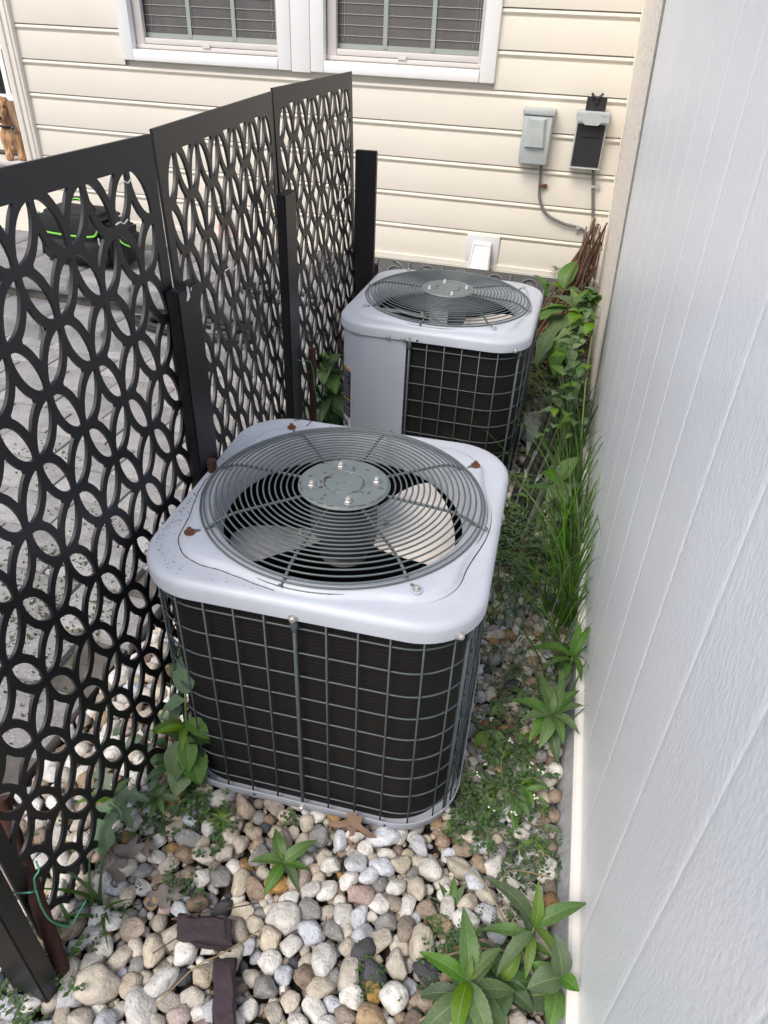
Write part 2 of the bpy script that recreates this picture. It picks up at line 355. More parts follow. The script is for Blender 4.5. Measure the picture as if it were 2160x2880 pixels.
while P0 + kz * PITCH < 3.1:
    zb = P0 + kz * PITCH; zt = zb + PITCH
    if zt < 1.36 or zb > 2.8: segs = [(-3.40, 0.11)]
    else: segs = [(-3.40, -2.70), (-0.613, 0.11)]
    for a, b in segs:
        part('siding_plank', plank(a, b, zb), MT['siding'], house, smooth=35)
    kz += 1
q = MB(); q.box((-1.7, WY - 0.012, 1.345), (2.14, 0.022, 0.055)); 
q = MB(); q.add([(-1.30, WY - 0.02, 0.452), (0.1, WY - 0.02, 0.452), (0.1, WY - 0.03, 0.425), (-1.30, WY - 0.03, 0.425)], [(0, 1, 2, 3)])
q.box((-1.7, WY - 0.014, 0.437), (3.6, 0.03, 0.024)); part('starter_strip', q, MT['siding'], house)
q = MB(); q.add([(-3.5, WY - 0.03, 0.424), (0.1, WY - 0.03, 0.424), (0.1, WY - 0.075, 0.335), (-3.5, WY - 0.075, 0.335), (0.1, WY - 0.078, 0.26), (-3.5, WY - 0.078, 0.26)], [(0, 3, 2, 1), (3, 5, 4, 2)])
part('flashing', q, MT['flash'], house)
q = MB(); q.box((-1.7, WY - 0.03, 0.13), (3.6, 0.05, 0.30)); part('foundation', q, MT['block'], house)
# windows
def window(x0, x1, side):
    """x0..x1 outer edges of the white casing"""
    fr = MB(); zb = 1.325; zt = 2.80; w_ = 0.075; y = WY - 0.018
    for (a, b, c, d) in ((x0, x0 + w_, zb, zt), (x1 - w_, x1, zb, zt)): fr.bbox(((a + b) / 2, y, (c + d) / 2), (b - a, 0.05, d - c), 0.006)
    fr.bbox(((x0 + x1) / 2, y - 0.003, zb + 0.027), (x1 - x0 - 2 * w_ - 0.001, 0.05, 0.054), 0.006)
    fr.bbox(((x0 + x1) / 2, y - 0.003, zt - 0.03), (x1 - x0 - 2 * w_ - 0.001, 0.05, 0.06), 0.006)
    W = part('window', fr, MT['white'], house, smooth=40)
    a, b = x0 + w_, x1 - w_
    s = MB(); st = 0.03
    z0 = zb + 0.056
    s.bbox((a + 0.028, WY + 0.016, (z0 + zt) / 2), (0.05, 0.03, zt - z0), 0.004); s.bbox((b - 0.012, WY + 0.016, (z0 + zt) / 2), (0.02, 0.03, zt - z0), 0.004)
    s.bbox(((a + b) / 2, WY + 0.014, z0 + 0.012), (b - a, 0.03, 0.02), 0.004); s.bbox(((a + b) / 2, WY + 0.022, z0 + 0.038), (b - a, 0.03, 0.028), 0.004)
    part('sash', s, MT['sash'], W, smooth=40)
    t = MB(); t.bbox(((a + b) / 2 + 0.0, WY - 0.006, z0 + 0.028), (0.045, 0.008, 0.018), 0.003); part('latch', t, MT['sash'], W)
    gl = MB(); gl.box(((a + b) / 2, WY + 0.045, (z0 + zt) / 2 + 0.03), (b - a, 0.004, zt - z0)); part('pane', gl, MT['screenmesh'], W)
    gap = (b - a - 0.07) / 3
    for k in (1, 2):
        t = MB(); t.box((a + 0.055 + gap * k, WY + 0.037, (z0 + zt) / 2 + 0.03), (0.022, 0.006, zt - z0 - 0.06)); part('muntin', t, MT['munt'], W)
    t = MB(); t.box(((a + b) / 2 + 0.015, WY + 0.040, z0 + 0.064), (b - a - 0.06, 0.006, 0.022)); part('blind_rail', t, MT['munt'], W)
    for k in range(26):
        z = z0 + 0.11 + k * 0.0455
        t = MB(); t.box(((a + b) / 2 + 0.015, WY + 0.0405, z), (b - a - 0.06, 0.003, 0.0025)); part('blind_slat', t, MT['cord'], W)
    for fx in (0.1, 0.36, 0.385, 0.93, 0.95):
        x = a + (b - a) * fx
        t = MB(); t.tube([(x, WY + 0.0385, zt), (x + .004, WY + 0.0385, z0 + 0.11), (x - .004, WY + 0.0385, z0 + 0.085)], 0.0011, 4); part('blind_cord', t, MT['cord'], W)
window(-2.70, -1.690, 0); window(-1.582, -0.612, 1)
q = MB(); q.bbox((-1.636, WY - 0.02, 2.06), (0.105, 0.045, 1.48), 0.005); part('mullion_board', q, MT['white'], house, smooth=40)
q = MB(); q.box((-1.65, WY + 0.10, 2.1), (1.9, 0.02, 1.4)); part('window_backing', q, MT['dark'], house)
# doorway with storm door
q = MB(); q.bbox((-3.437, WY - 0.022, 1.70), (0.098, 0.045, 2.04), 0.006); q.bbox((-3.462, WY - 0.049, 1.70), (0.038, 0.012, 2.03), 0.004); q.bbox((-3.415, WY - 0.047, 1.70), (0.02, 0.009, 2.03), 0.004)
part('door_trim', q, MT['trimc'], house, smooth=40)
dr = MB(); dr.box(((DX0 + DX1) / 2, WY + 0.19, 0.90), (DX1 - DX0, 0.03, 0.29)); door = part('door', dr, MT['trimc'], house)
q = MB(); q.bbox(((DX0 + DX1) / 2, WY + 0.17, 1.065), (DX1 - DX0, 0.04, 0.035), 0.005); q.bbox(((DX0 + DX1) / 2, WY + 0.172, 1.032), (DX1 - DX0, 0.03, 0.02), 0.005); part('rail', q, MT['white'], door)
q = MB(); q.box(((DX0 + DX1) / 2, WY + 0.20, 1.93), (DX1 - DX0, 0.01, 1.7)); part('pane', q, MT['glass'], door)
for x in (-3.70, -3.98): q = MB(); q.bbox((x, WY + 0.185, 1.93), (0.035, 0.02, 1.7), 0.004); part('muntin', q, MT['white'], door)
q = MB(); q.bbox(((DX0 + DX1) / 2, WY + 0.185, 1.335), (DX1 - DX0, 0.018, 0.03), 0.004); part('muntin', q, MT['white'], door)
q = MB(); q.bbox(((DX0 + DX1) / 2, WY + 0.055, 0.73), (DX1 - DX0 + 0.01, 0.27, 0.03), 0.006); part('sill', q, MT['sash'], house, smooth=40)
q = MB(); q.box(((DX0 + DX1) / 2, WY + 0.14, 0.752), (DX1 - DX0 - 0.01, 0.1, 0.012)); part('sill_mat', q, MT['rubber'], house)
for k in range(2):
    q = MB(); q.box((-3.95, WY - 0.015 - 0.01 * k, 0.69 - 0.05 * k), (0.95, 0.03, 0.03)); part('sill_trim', q, MT['siding'], house)
# ------------------------------------------------------------------ dog in the doorway
def blob_mesh(name, caps, m, voxel=0.006, fuzz=0.0):
    mb = MB()
    for a, b, ra, rb in caps:
        a = Vector(a); b = Vector(b); n = 7
        for k in range(n + 1):
            t = k / n; c = a.lerp(b, t); r = ra + (rb - ra) * t
            bm = bmesh.new(); bmesh.ops.create_icosphere(bm, subdivisions=2, radius=r)
            bm.verts.index_update()
            mb.add([c + v.co for v in bm.verts], [tuple(l.vert.index for l in f.loops) for f in bm.faces]); bm.free()
    me = mb.mesh(name, m); o = bpy.data.objects.new(name, me); COL.objects.link(o)
    md = o.modifiers.new('r', 'REMESH'); md.mode = 'VOXEL'; md.voxel_size = voxel; md.use_smooth_shade = True
    ms = o.modifiers.new('s', 'SMOOTH'); ms.iterations = 6; ms.factor = 0.6
    dg = bpy.context.evaluated_depsgraph_get(); me2 = bpy.data.meshes.new_from_object(o.evaluated_get(dg))
    bpy.data.objects.remove(o); 
    if fuzz:
        for v in me2.vertices:
            c = v.co; v.co = c + v.normal * fuzz * noise.noise(Vector((c.x * 70, c.y * 70, c.z * 18)))
    me2.shade_smooth(); me2.name = name; return me2
dp = GY(43, 338, WY + 0.03)
dog = thing('dog', 'golden long-haired dachshund sitting on the door sill and looking out', 'dog', (dp.x, dp.y, 0.745), radians(36))
body = blob_mesh('body', [
    ((0.115, 0.05, 0.085), (0.02, 0.01, 0.155), 0.088, 0.080),
    ((0.02, 0.01, 0.155), (-0.012, -0.012, 0.135), 0.080, 0.068),
    ((0.01, 0.005, 0.17), (-0.025, -0.01, 0.245), 0.072, 0.052),
    ((-0.035, -0.01, 0.285), (-0.040, -0.028, 0.292), 0.060, 0.056),
    ((-0.042, -0.045, 0.280), (-0.052, -0.105, 0.238), 0.040, 0.025),
    ((-0.052, -0.105, 0.236), (-0.054, -0.112, 0.234), 0.025, 0.023),
    ((0.022, -0.045, 0.12), (0.026, -0.062, 0.05), 0.042, 0.028),
    ((0.026, -0.062, 0.05), (0.022, -0.085, 0.018), 0.027, 0.022),
    ((0.012, -0.095, 0.015), (0.030, -0.097, 0.015), 0.016, 0.016),
    ((-0.045, -0.035, 0.12), (-0.048, -0.052, 0.05), 0.040, 0.027),
    ((-0.048, -0.052, 0.05), (-0.052, -0.078, 0.018), 0.027, 0.022),
    ((-0.01, -0.03, 0.12), (-0.012, -0.040, 0.075), 0.060, 0.036),
    ((0.13, 0.01, 0.085), (0.13, -0.045, 0.05), 0.066, 0.042),
    ((0.125, -0.05, 0.03), (0.118, -0.088, 0.016), 0.024, 0.019),
    ((0.17, 0.08, 0.05), (0.21, 0.10, 0.02), 0.03, 0.012)], MT['fur'], 0.005, 0.009)
link('body', body, dog)
def ear(sx, x0, y0):
    rows = []
    for i in range(11):
        t = i / 10; w = 0.043 * sin(pi * min(1, 0.16 + t * 0.80)) ** 0.7 * (0.75 + 0.5 * t)
        z = 0.325 - 0.165 * t; xc = x0 + sx * (0.020 * sin(t * 2.4))
        rows.append([(xc + u * w, y0 - 0.012 * (1 - u * u) + 0.010 * t * abs(u), z + 0.004 * sin(u * 9 + t * 5)) for u in (-1, -.75, -.5, -.25, 0, .25, .5, .75, 1)])
    m = MB(); m.grid(rows); m2 = MB(); m2.grid([[(x, y + 0.010, z) for x, y, z in r] for r in rows])
    m.add(m2.v, [tuple(reversed(f)) for f in m2.f]); return m
part('ear', ear(1, 0.024, -0.075), MT['furpale'], dog, smooth=True, world=False); part('ear', ear(-1, -0.108, -0.03), MT['furpale'], dog, smooth=True, world=False)
q = MB(); q.lathe([(0.001, -0.012), (0.011, -0.008), (0.0145, 0), (0.011, 0.008), (0.001, 0.012)], (-0.056, -0.136, 0.243), 12, Matrix.Rotation(pi / 2, 3, 'X')); part('nose', q, MT['nose'], dog, True, world=False)
for dx in (0.026, -0.030):
    q = MB(); q.lathe([(0.001, -0.009), (0.007, -0.006), (0.0095, 0), (0.007, 0.006), (0.001, 0.009)], (-0.046 + dx, -0.077, 0.297), 12, Matrix.Rotation(pi / 2, 3, 'X')); part('eye', q, MT['eye'], dog, True, world=False)
q = MB(); ring = [(-0.016 + 0.066 * cos(t), -0.006 + 0.070 * sin(t), 0.205 + 0.022 * sin(t)) for t in np.linspace(0, 2 * pi, 25)[:-1]]
q.tube(ring, 0.0065, 6, closed=True); col_ = part('collar', q, MT['fabric'], dog, True, world=False)
q = MB(); q.tube([(0.005 + 0.013 * cos(t), -0.080, 0.175 + 0.013 * sin(t)) for t in np.linspace(0, 2 * pi, 13)[:-1]], 0.0025, 6, closed=True); part('tag_ring', q, MT['zinc'], col_, True, world=False)
# ------------------------------------------------------------------ things fixed to the house wall
def zat(z49): return 1.6 - (1.6 - z49) * WY / 4.9
def xat(x49): return x49 * WY / 4.9
bx = thing('disconnect_box', 'closed grey electrical box with a raised trapezoid cover on the cream siding', 'electrical box', (xat(-0.43), WY - 0.02, zat(0.875)))
BW, BH = 0.148, 0.245
def disconnect(root, opened):
    m = MB(); m.bbox((0, -0.032, BH / 2), (BW, 0.055, BH), 0.004); part('case', m, MT['boxgrey'], root, 40, world=False)
    if not opened:
        m = MB(); m.bbox((0, -0.068, BH / 2 - 0.012), (BW - 0.008, 0.014, BH - 0.03), 0.005)
        a = [(-0.046, 0.212), (0.046, 0.212), (0.053, 0.078), (-0.053, 0.078)]; b = [(-0.032, 0.204), (0.032, 0.204), (0.041, 0.084), (-0.041, 0.084)]
        m.add([(x, -0.0755, z) for x, z in a] + [(x, -0.094, z) for x, z in b], [(0, 1, 5, 4), (1, 2, 6, 5), (2, 3, 7, 6), (3, 0, 4, 7), (4, 5, 6, 7)])
        part('cover', m, MT['boxgrey'], root, 30, world=False)
        for k in range(5):
            m = MB(); m.tube([(-0.022 + 0.011 * k, -0.0935, 0.17), (-0.028 + 0.014 * k, -0.0935, 0.09)], 0.0011, 5); part('rib', m, MT['boxgrey'], root, True, world=False)
        m = MB(); m.bbox((0, -0.04, BH - 0.008), (BW + 0.010, 0.080, 0.028), 0.005); part('hood', m, MT['boxgrey'], root, 40, world=False)
    else:
        m = MB(); m.box((0, -0.0605, BH / 2 - 0.02), (BW - 0.014, 0.003, BH - 0.055)); part('inner_panel', m, MT['rubber'], root, world=False)
        m = MB(); m.bbox((0, -0.064, 0.165), (0.09, 0.006, 0.05), 0.002); m.bbox((0.035, -0.066, 0.18), (0.02, 0.012, 0.016), 0.002); part('fuse_cover', m, MT['rubber'], root, world=False)
        m = MB(); m.bbox((0, -0.04, BH - 0.004), (BW + 0.012, 0.075, 0.024), 0.004)
        pr = [(-0.078, 0.002), (-0.078, 0.02), (-0.045, 0.022), (-0.03, 0.036), (0.03, 0.036), (0.045, 0.022), (0.078, 0.02), (0.08, 0.0), (0.045, 0.0), (0.03, -0.014), (-0.03, -0.014), (-0.045, 0.0)]
        m.prism(pr, 0.02, (0, -0.085, BH - 0.034), (1, 0, 0), (0, 0, 1)); part('raised_lid', m, MT['boxgrey'], root, 35, world=False)
        m = MB(); m.bbox((0.004, -0.045, BH + 0.03), (0.095, 0.008, 0.075), 0.002); ho = part('pull_out', m, MT['rubber'], root, world=False)
        m = MB(); m.tube([(-0.024, -0.06, BH + 0.083), (-0.014, -0.062, BH + 0.07), (0, -0.062, BH + 0.066), (0.016, -0.062, BH + 0.07), (0.028, -0.06, BH + 0.084)], 0.006, 6); m.box((0.002, -0.056, BH + 0.055), (0.012, 0.016, 0.026)); part('handle', m, MT['rubber'], ho, world=False)
        m = MB(); m.bbox((0, -0.03, 0.0), (BW + 0.006, 0.07, 0.006), 0.002); part('case_lip', m, MT['boxgrey'], root, world=False)
    m = MB(); m.lathe([(0.008, -0.006), (0.009, 0), (0.005, 0.004)], (0, -0.06, -0.003), 10, Matrix.Rotation(pi / 2, 3, 'X')); part('lug', m, MT['zinc'], root, True, world=False)
disconnect(bx, False)
b2 = thing('disconnect_box', 'opened electrical box with black interior and grey lid flipped up', 'electrical box', (xat(-0.122), WY - 0.02, zat(0.878)))
disconnect(b2, True)
def wallpts(L, y=WY - 0.035): return smoothpts([GY(a, b, y) for a, b in L], 5)
q = MB(); q.tube(wallpts([(1170, 350), (1166, 400), (1166, 430), (1180, 462), (1215, 482), (1255, 494), (1268, 510), (1272, 545), (1266, 575), (1258, 592)]), 0.0075, 8)
c1 = thing('cable', 'grey cable curving down from the closed box and across the siding', 'cable', GY(1170, 350, WY - 0.035)); part('sheath', q, MT['conduit'], c1, True)
q = MB(); q.tube(wallpts([(1282, 362), (1281, 420), (1281, 480), (1282, 530), (1283, 560), (1284, 600)]), 0.008, 8)
c2 = thing('cable', 'straight grey cable dropping from the opened electrical box', 'cable', GY(1282, 362, WY - 0.035)); part('sheath', q, MT['conduit'], c2, True)
for (x, y, par, rot) in ((1170, 402, c1, 0), (1250, 492, c1, 1), (1283, 403, c2, 0), (1283, 494, c2, 0)):
    p = GY(x, y, WY - 0.036); q = MB(); q.box(p + Vector((-0.004, 0, 0)), (0.02, 0.022, 0.012)); 
    if rot: q.box(p + Vector((-0.005, 0.006, -0.018)), (0.016, 0.004, 0.018))
    else: q.box(p + Vector((0.018, 0.006, 0)), (0.022, 0.004, 0.02))
    part('clip', q, MT['rust'] if (x, y) == (1170, 402) else MT['alu2'], par)
vn = thing('dryer_vent', 'white square wall vent with a flared hood low on the siding', 'vent', GY(1040, 575, WY - 0.015))
p = GY(1041, 545, WY - 0.02)
q = MB(); q.bbox((p.x, WY - 0.02, p.z + 0.004), (0.185, 0.014, 0.175), 0.003); part('back_plate', q, MT['vent'], vn, 40)
q = MB(); zt, zb = p.z + 0.058, p.z - 0.078
q.add([(p.x - 0.052, WY - 0.027, zt), (p.x + 0.052, WY - 0.027, zt), (p.x + 0.052, WY - 0.027, zb), (p.x - 0.052, WY - 0.027, zb),
       (p.x - 0.05, WY - 0.045, zt - 0.004), (p.x + 0.05, WY - 0.045, zt - 0.004), (p.x + 0.062, WY - 0.11, zb - 0.004), (p.x - 0.062, WY - 0.11, zb - 0.004)],
      [(4, 7, 6, 5), (0, 4, 5, 1), (0, 3, 7, 4), (1, 5, 6, 2)]); part('hood', q, MT['vent'], vn)
q = MB(); q.tube([(p.x - 0.045, WY - 0.05, zt - 0.012), (p.x - 0.055, WY - 0.108, zb + 0.008), (p.x + 0.055, WY - 0.108, zb + 0.008), (p.x + 0.045, WY - 0.05, zt - 0.012)], 0.0035, 6, closed=True); part('hood_bead', q, MT['vent'], vn, True)
# hose tap hook with pink tag behind the second screen
hk = thing('hanging_tag', 'small pink and white tag hanging from a dark hook on the siding behind the fence', 'tag', GY(482, 480, WY - 0.05))
p = GY(483, 447, WY - 0.04); q = MB(); q.tube(smoothpts([p + Vector((0, 0.03, 0.05)), p + Vector((0, -0.02, 0.05)), p + Vector((0.01, -0.03, 0.0)), p + Vector((0.004, -0.03, -0.04))], 5), 0.011, 8); part('hook', q, MT['rubber'], hk, True)
q = MB(); q.bbox(p + Vector((-0.004, -0.03, -0.065)), (0.045, 0.02, 0.04), 0.006); part('collar', q, MT['white'], hk)
q = MB(); q.bbox(p + Vector((-0.006, -0.03, -0.125)), (0.05, 0.022, 0.075), 0.009); part('pink_tag', q, MT['pink'], hk)
# black scroll edging at the foot of the wall
sc = thing('scroll_edging', 'black rubber edging strip with grey scrolls at the foot of the house wall', 'edging', (-0.8, 3.9, 0.25))
q = MB(); q.bbox((-0.75, 3.93, 0.392), (1.5, 0.012, 0.15), 0.003, R=Matrix.Rotation(radians(-28), 3, 'X')); part('strip', q, MT['rubber'], sc)
RS = Matrix.Rotation(radians(-28), 3, 'X')
def spiral(cx, cz, sgn, a0=0.0):
    P = []
    for k in range(34):
        t = k / 33 * 2.1 * 2 * pi; r = 0.008 + 0.0040 * t
        P.append(Vector((-0.75, 3.93, 0.392)) + RS @ Vector((cx + sgn * r * cos(t + a0), -0.010, cz + r * sin(t + a0))))
    e = P[-1]; 
    for k in range(1, 8): P.append(e + RS @ Vector((sgn * 0.018 * k, 0, -0.0022 * k * k)))
    return P
for k in range(8):
    q = MB(); q.tube(spiral(-0.66 + 0.19 * k, 0.004, 1 if k % 2 else 1, 0.6 * k), 0.006, 5); part('scroll', q, MT['scroll'], sc, True)
    q = MB(); q.tube([Vector((-0.75, 3.93, 0.392)) + RS @ Vector((-0.58 + 0.19 * k, -0.010, z)) for z in (-0.065, 0.065)], 0.007, 5); part('scroll_bar', q, MT['scroll'], sc, True)
# ------------------------------------------------------------------ white wall on the right
WALLC = dict()
def wall_x(y, z):
    c = 0.004 + 0.041 * min(1, max(0, (y - 0.7) / 2.4))
    base = 0.2445 - 0.042 * (y - 0.76) + 0.0
    return base + 0.1 * c - c * z
shed = thing('shed', 'white shed wall of embossed vertical panels beside the air conditioners', 'shed', (0.26, 1.0, 0))
def sheet(y0, y1, z0, z1, off=0.0, ny=10, nz=14, edge=0.0):
    rows = []
    for i in range(nz + 1):
        z = z0 + (z1 - z0) * i / nz; row = []
        ys = [y0 + 0.0001, y0 + 0.003, y0 + 0.006] + list(np.linspace(y0 + 0.02, y1 - 0.02, ny)) + [y1 - 0.006, y1 - 0.003, y1 - 0.0001]
        for y in ys:
            d = min(y - y0, y1 - y); g_ = edge * (1 - d / 0.006) if d < 0.006 else 0
            row.append((wall_x(y, z) + off + g_, y, z))
        rows.append(row)
    return rows
def plate(y0, y1, z0, z1, th=0.02, edge=0.0010, off=0.0):
    r = sheet(y0, y1, z0, z1, off, edge=edge); m = MB(); m.grid([list(reversed(x)) for x in r])
    back = [[(x + th, y, z) for x, y, z in rw] for rw in r]; m.grid(back); return m
gy = [-0.76 + 0.2175 * k for k in range(0, 18)]
gy = [y for y in gy if y < 2.90] + [2.97]
for a, b in zip(gy[:-1], gy[1:]):
    part('wall_panel', plate(a, b, 0.10, 2.6), MT['panel'], shed, 35)
for a in gy[1:-1]:
    m = MB(); m.tube([(wall_x(a, z) + 0.0019, a, z) for z in np.linspace(0.10, 2.6, 12)], 0.0012, 6); part('seam_bead', m, MT['panel'], shed, True)
m = MB(); m.grid([[(wall_x(y, z) + 0.024, y, z) for y in reversed(np.linspace(-1, 4.1, 20))] for z in (0.02, 0.8, 1.6, 2.6)]); part('wall_core', m, MT['kick'], shed)
m = MB()
prof = [(0.002, 0.094), (-0.014, 0.094), (-0.021, 0.088), (-0.021, 0.070), (-0.012, 0.064), (0.002, 0.064)]
m.grid([[(wall_x(y, 0.1) + a, y, z) for a, z in prof] for y in np.linspace(-0.8, 3.0, 16)]); part('bottom_rail', m, MT['rail'], shed, 35)
m = MB(); m.grid([[(wall_x(y, 0.1) - 0.020 - 0.022 * (0.066 - z) / 0.066, y, z) for z in (0.066, 0.03, 0.0, -0.03)] for y in np.linspace(-0.8, 3.0, 16)]); part('kick_plate', m, MT['kick'], shed)
m = MB(); m.grid([[(wall_x(y, 0.1) + 0.012, y, z) for z in (0.101, 0.090)] for y in np.linspace(-0.8, 3.0, 16)]); part('joint_strip', m, MT['dark'], shed)
stub = plate(2.982, WY - 0.012, -0.05, 2.6, th=0.03, edge=0.0, off=-0.006)
st_ = thing('return_wall', 'narrow cream stucco return wall between the white shed and the siding', 'wall', (0.1, 3.5, 0)); part('stucco_face', stub, MT['stucco'], st_, 40)
m = MB(); m.tube([(wall_x(2.975, z) - 0.002, 2.976, z) for z in np.linspace(0.0, 2.6, 10)], 0.004, 6); part('caulk_line', m, MT['flash'], st_, True)
m = MB(); m.tube([(wall_x(WY - 0.02, z) - 0.004, WY - 0.028, z) for z in np.linspace(0.0, 2.6, 10)], 0.007, 6); part('corner_bead', m, MT['stucco'], st_, True)
# ------------------------------------------------------------------ screens
def offset_arc(cx, cy, r, a0, a1, n): return [(cx + r * cos(a0 + (a1 - a0) * k / n), cy + r * sin(a0 + (a1 - a0) * k / n)) for k in range(n + 1)]
AY, AZ = 0.064, 0.098
def lens(sgn, wi):
    """lens between node (0,0) and node (1,sgn) in cell units: circles radius 1 about (1,0) and (0,sgn)"""
    r = 1 - wi
    # in rotated frame: centres at distance sqrt2/2 on both sides of the middle
    h = sqrt(2) / 2; t = math.acos(h / r); P = []
    a = offset_arc(-h, 0, r, -t, t, 9) + offset_arc(h, 0, r, pi - t, pi + t, 9)
    # blunt the two tips
    ymax = max(y for x, y in a) - 0.03
    a = [(x, max(-ymax, min(ymax, y))) for x, y in a]
    ang = atan2(sgn, 1) - pi / 2
    return [(0.5 + x * cos(ang) - y * sin(ang), sgn * 0.5 + x * sin(ang) + y * cos(ang)) for x, y in a]
def star(wi, half=None):
    """concave diamond about (0,0), tips toward (+-1,0),(0,+-1); bounded by circles radius 1 about (+-1,+-1)"""
    r = 1 + wi; P = []
    for (cx, cy, a0, a1) in ((1, 1, -pi / 2, -pi), (-1, 1, 0, -pi / 2), (-1, -1, pi / 2, 0), (1, -1, pi, pi / 2)):
        seg = offset_arc(cx, cy, r, a0, a1, 36)
        s = [(x, y) for x, y in seg if (cx * x >= 0.02 and cy * y >= 0.02)]
        P += s
    if half == 'top': P = [(x, y) for x, y in P if y <= -0.03]; 
    if half == 'bot': P = [(x, y) for x, y in P if y >= 0.03]
    if half == 'l': P = [(x, y) for x, y in P if x >= 0.03]
    if half == 'r': P = [(x, y) for x, y in P if x <= -0.03]
    return P
def screen_mesh(name, NC, NR, W, H, u0, v0, flip, TH=0.0062):
    cu = bpy.data.curves.new('c', 'CURVE'); cu.dimensions = '2D'; cu.fill_mode = 'BOTH'; cu.extrude = TH / 2; cu.bevel_depth = 0
    def spl(P):
        s = cu.splines.new('POLY'); s.points.add(len(P) - 1); s.use_cyclic_u = True
        for k, (x, y) in enumerate(P): s.points[k].co = (x, y, 0, 1)
    spl([(0, 0), (W, 0), (W, H), (0, H)])
    T = lambda P, i, j: [(u0 + (i + x) * AY, v0 + (j + y) * AZ) for x, y in P]
    wi = 0.068
    for i in range(NC):
        for j in range(NR):
            up = ((i + j + flip) % 2 == 0)
            spl(T(lens(1, wi), i, j) if up else T(lens(-1, wi), i, j + 1))
    for i in range(NC + 1):
        for j in range(NR + 1):
            if (i + j + flip) % 2 == 0: continue
            half = 'top' if j == NR else 'bot' if j == 0 else 'l' if i == 0 else 'r' if i == NC else None
            if (j in (0, NR)) and (i in (0, NC)): continue
            P = star(0.122, half)
            if len(P) > 4: spl(T(P, i, j))
    o = bpy.data.objects.new('c', cu); COL.objects.link(o); dg = bpy.context.evaluated_depsgraph_get()
    me = bpy.data.meshes.new_from_object(o.evaluated_get(dg)); bpy.data.objects.remove(o)
    for v in me.vertices:
        u, v_, w_ = v.co; v.co = (w_, u, v_)
    me.materials.clear(); me.materials.append(MT['screen']); shade_auto(me, 35); me.name = name; return me
SW, SH = 0.822, 1.46
SME = screen_mesh('screen_panel', 12, 14, SW, SH, 0.027, 0.046, 1)
fence = thing('privacy_fence', 'black privacy fence of three cut-out screens with petal and star openings', 'fence', (-0.82, 0.475, 0.028))
def place_panel(a, b, zt, lx, ly=0.0):
    """a, b: top corners; lx, ly: how far the foot stands in from the top"""
    o = link('screen_panel', SME, fence); d = Vector((b[0] - a[0], b[1] - a[1], 0)).normalized()
    up = Vector((-lx, -ly, SH)).normalized(); nrm = d.cross(up).normalized(); up = nrm.cross(d).normalized() if abs(ly) < 1e-6 else up
    nrm = d.cross(up).normalized()
    Mx = Matrix((nrm, d, up)).transposed().to_4x4(); Mx.translation = Vector((a[0], a[1], zt)) - up * SH - fence.location; o.matrix_local = Mx
place_panel((-0.82, 0.475), (-0.82, 1.297), 1.399, 0.02, 0)
place_panel((-0.824, 1.312), (-0.938, 2.122), 1.405, 0.035, 0)
place_panel((-0.938, 2.13), (-0.975, 2.95), 1.413, 0.05, 0)
def post(c, size, h, rz, lean, label):
    p = Vector(c); t = thing('fence_post', label, 'post', p, 0, 'black posts holding the privacy screens')
    R = Matrix.Rotation(rz, 3, 'Z'); m = MB()
    vs = []; hx, hy = size[0] / 2, size[1] / 2; b = 0.002
    for z, f in ((0, 0), (h, 1)):
        for x, y in ((-hx, -hy), (hx, -hy), (hx, hy), (-hx, hy)): vs.append(R @ Vector((x, y, 0)) + Vector((lean[0] * f, lean[1] * f, z - 0.02)))
    m.add(vs, [(3, 2, 1, 0), (4, 5, 6, 7), (0, 1, 5, 4), (1, 2, 6, 5), (2, 3, 7, 6), (3, 0, 4, 7)])
    bm = bmesh.new(); me = m.mesh('shaft', MT['black']); bm.from_mesh(me); bmesh.ops.bevel(bm, geom=bm.edges[:], offset=0.003, segments=2, affect='EDGES'); bm.to_mesh(me); bm.free(); shade_auto(me, 35)
    link('shaft', me, t); return t
post((-0.752, 0.402, 0), (0.078, 0.04, 0), 1.15, 0.0, (-0.10, 0.05), 'nearest black fence post, leaning, with a rusty rod wired against it')
_p2 = post((-0.795, 1.305, 0), (0.028, 0.092, 0), 1.14, 0.03, (0.0, 0.0), 'black fence post beside the front air conditioner with chipped white paint')
post((-0.868, 2.04, 0), (0.028, 0.092, 0), 1.185, 0.05, (0, 0), 'black fence post between the middle and the far screens')
post((-0.905, 2.94, 0), (0.085, 0.028, 0), 1.175, 0.05, (0, 0), 'last black fence post, at the far end beside the house siding')
for L_ in ([(405, 628), (407, 619), (409, 630), (411, 640), (407, 650), (403, 651)], [(403, 622), (405, 616), (406, 626), (404, 630)], [(412, 622), (414, 620), (414, 627), (412, 629)]):
    q = MB(); q.add([GX(a, b, -0.7795) for a, b in L_], [tuple(range(len(L_)))]); part('paint_chip', q, MT['white_tie'], _p2)
def stake(base, top, r, label):
    t = thing('stake', label, 'stake', base, 0, 'rusty steel rods driven in beside the fence posts'); b = Vector(base); e = Vector(top)
    m = MB(); n = 40; pts = [b.lerp(e, k / n) for k in range(n + 1)]
    m.tube(pts, [r * (1.0 + 0.05 * ((k % 3) == 0)) for k in range(n + 1)], 10); part('rod', m, MT['stake'], t, 40); return t
s1 = stake((-0.70, 0.418, -0.03), (-0.868, 0.565, 0.36), 0.0145, 'nearest rusty rod, leaning against the black post, green wire round it')
p2 = GX(457, 994, -0.752); s2 = stake((p2.x, p2.y, -0.03), (p2.x, p2.y, p2.z), 0.011, 'rusty rod just behind the front air conditioner at the second post')
p3 = GX(674, 752, -0.835); s3 = stake((p3.x, p3.y, -0.03), (p3.x, p3.y, p3.z), 0.012, 'rusty rod with a green wire at the third black post')
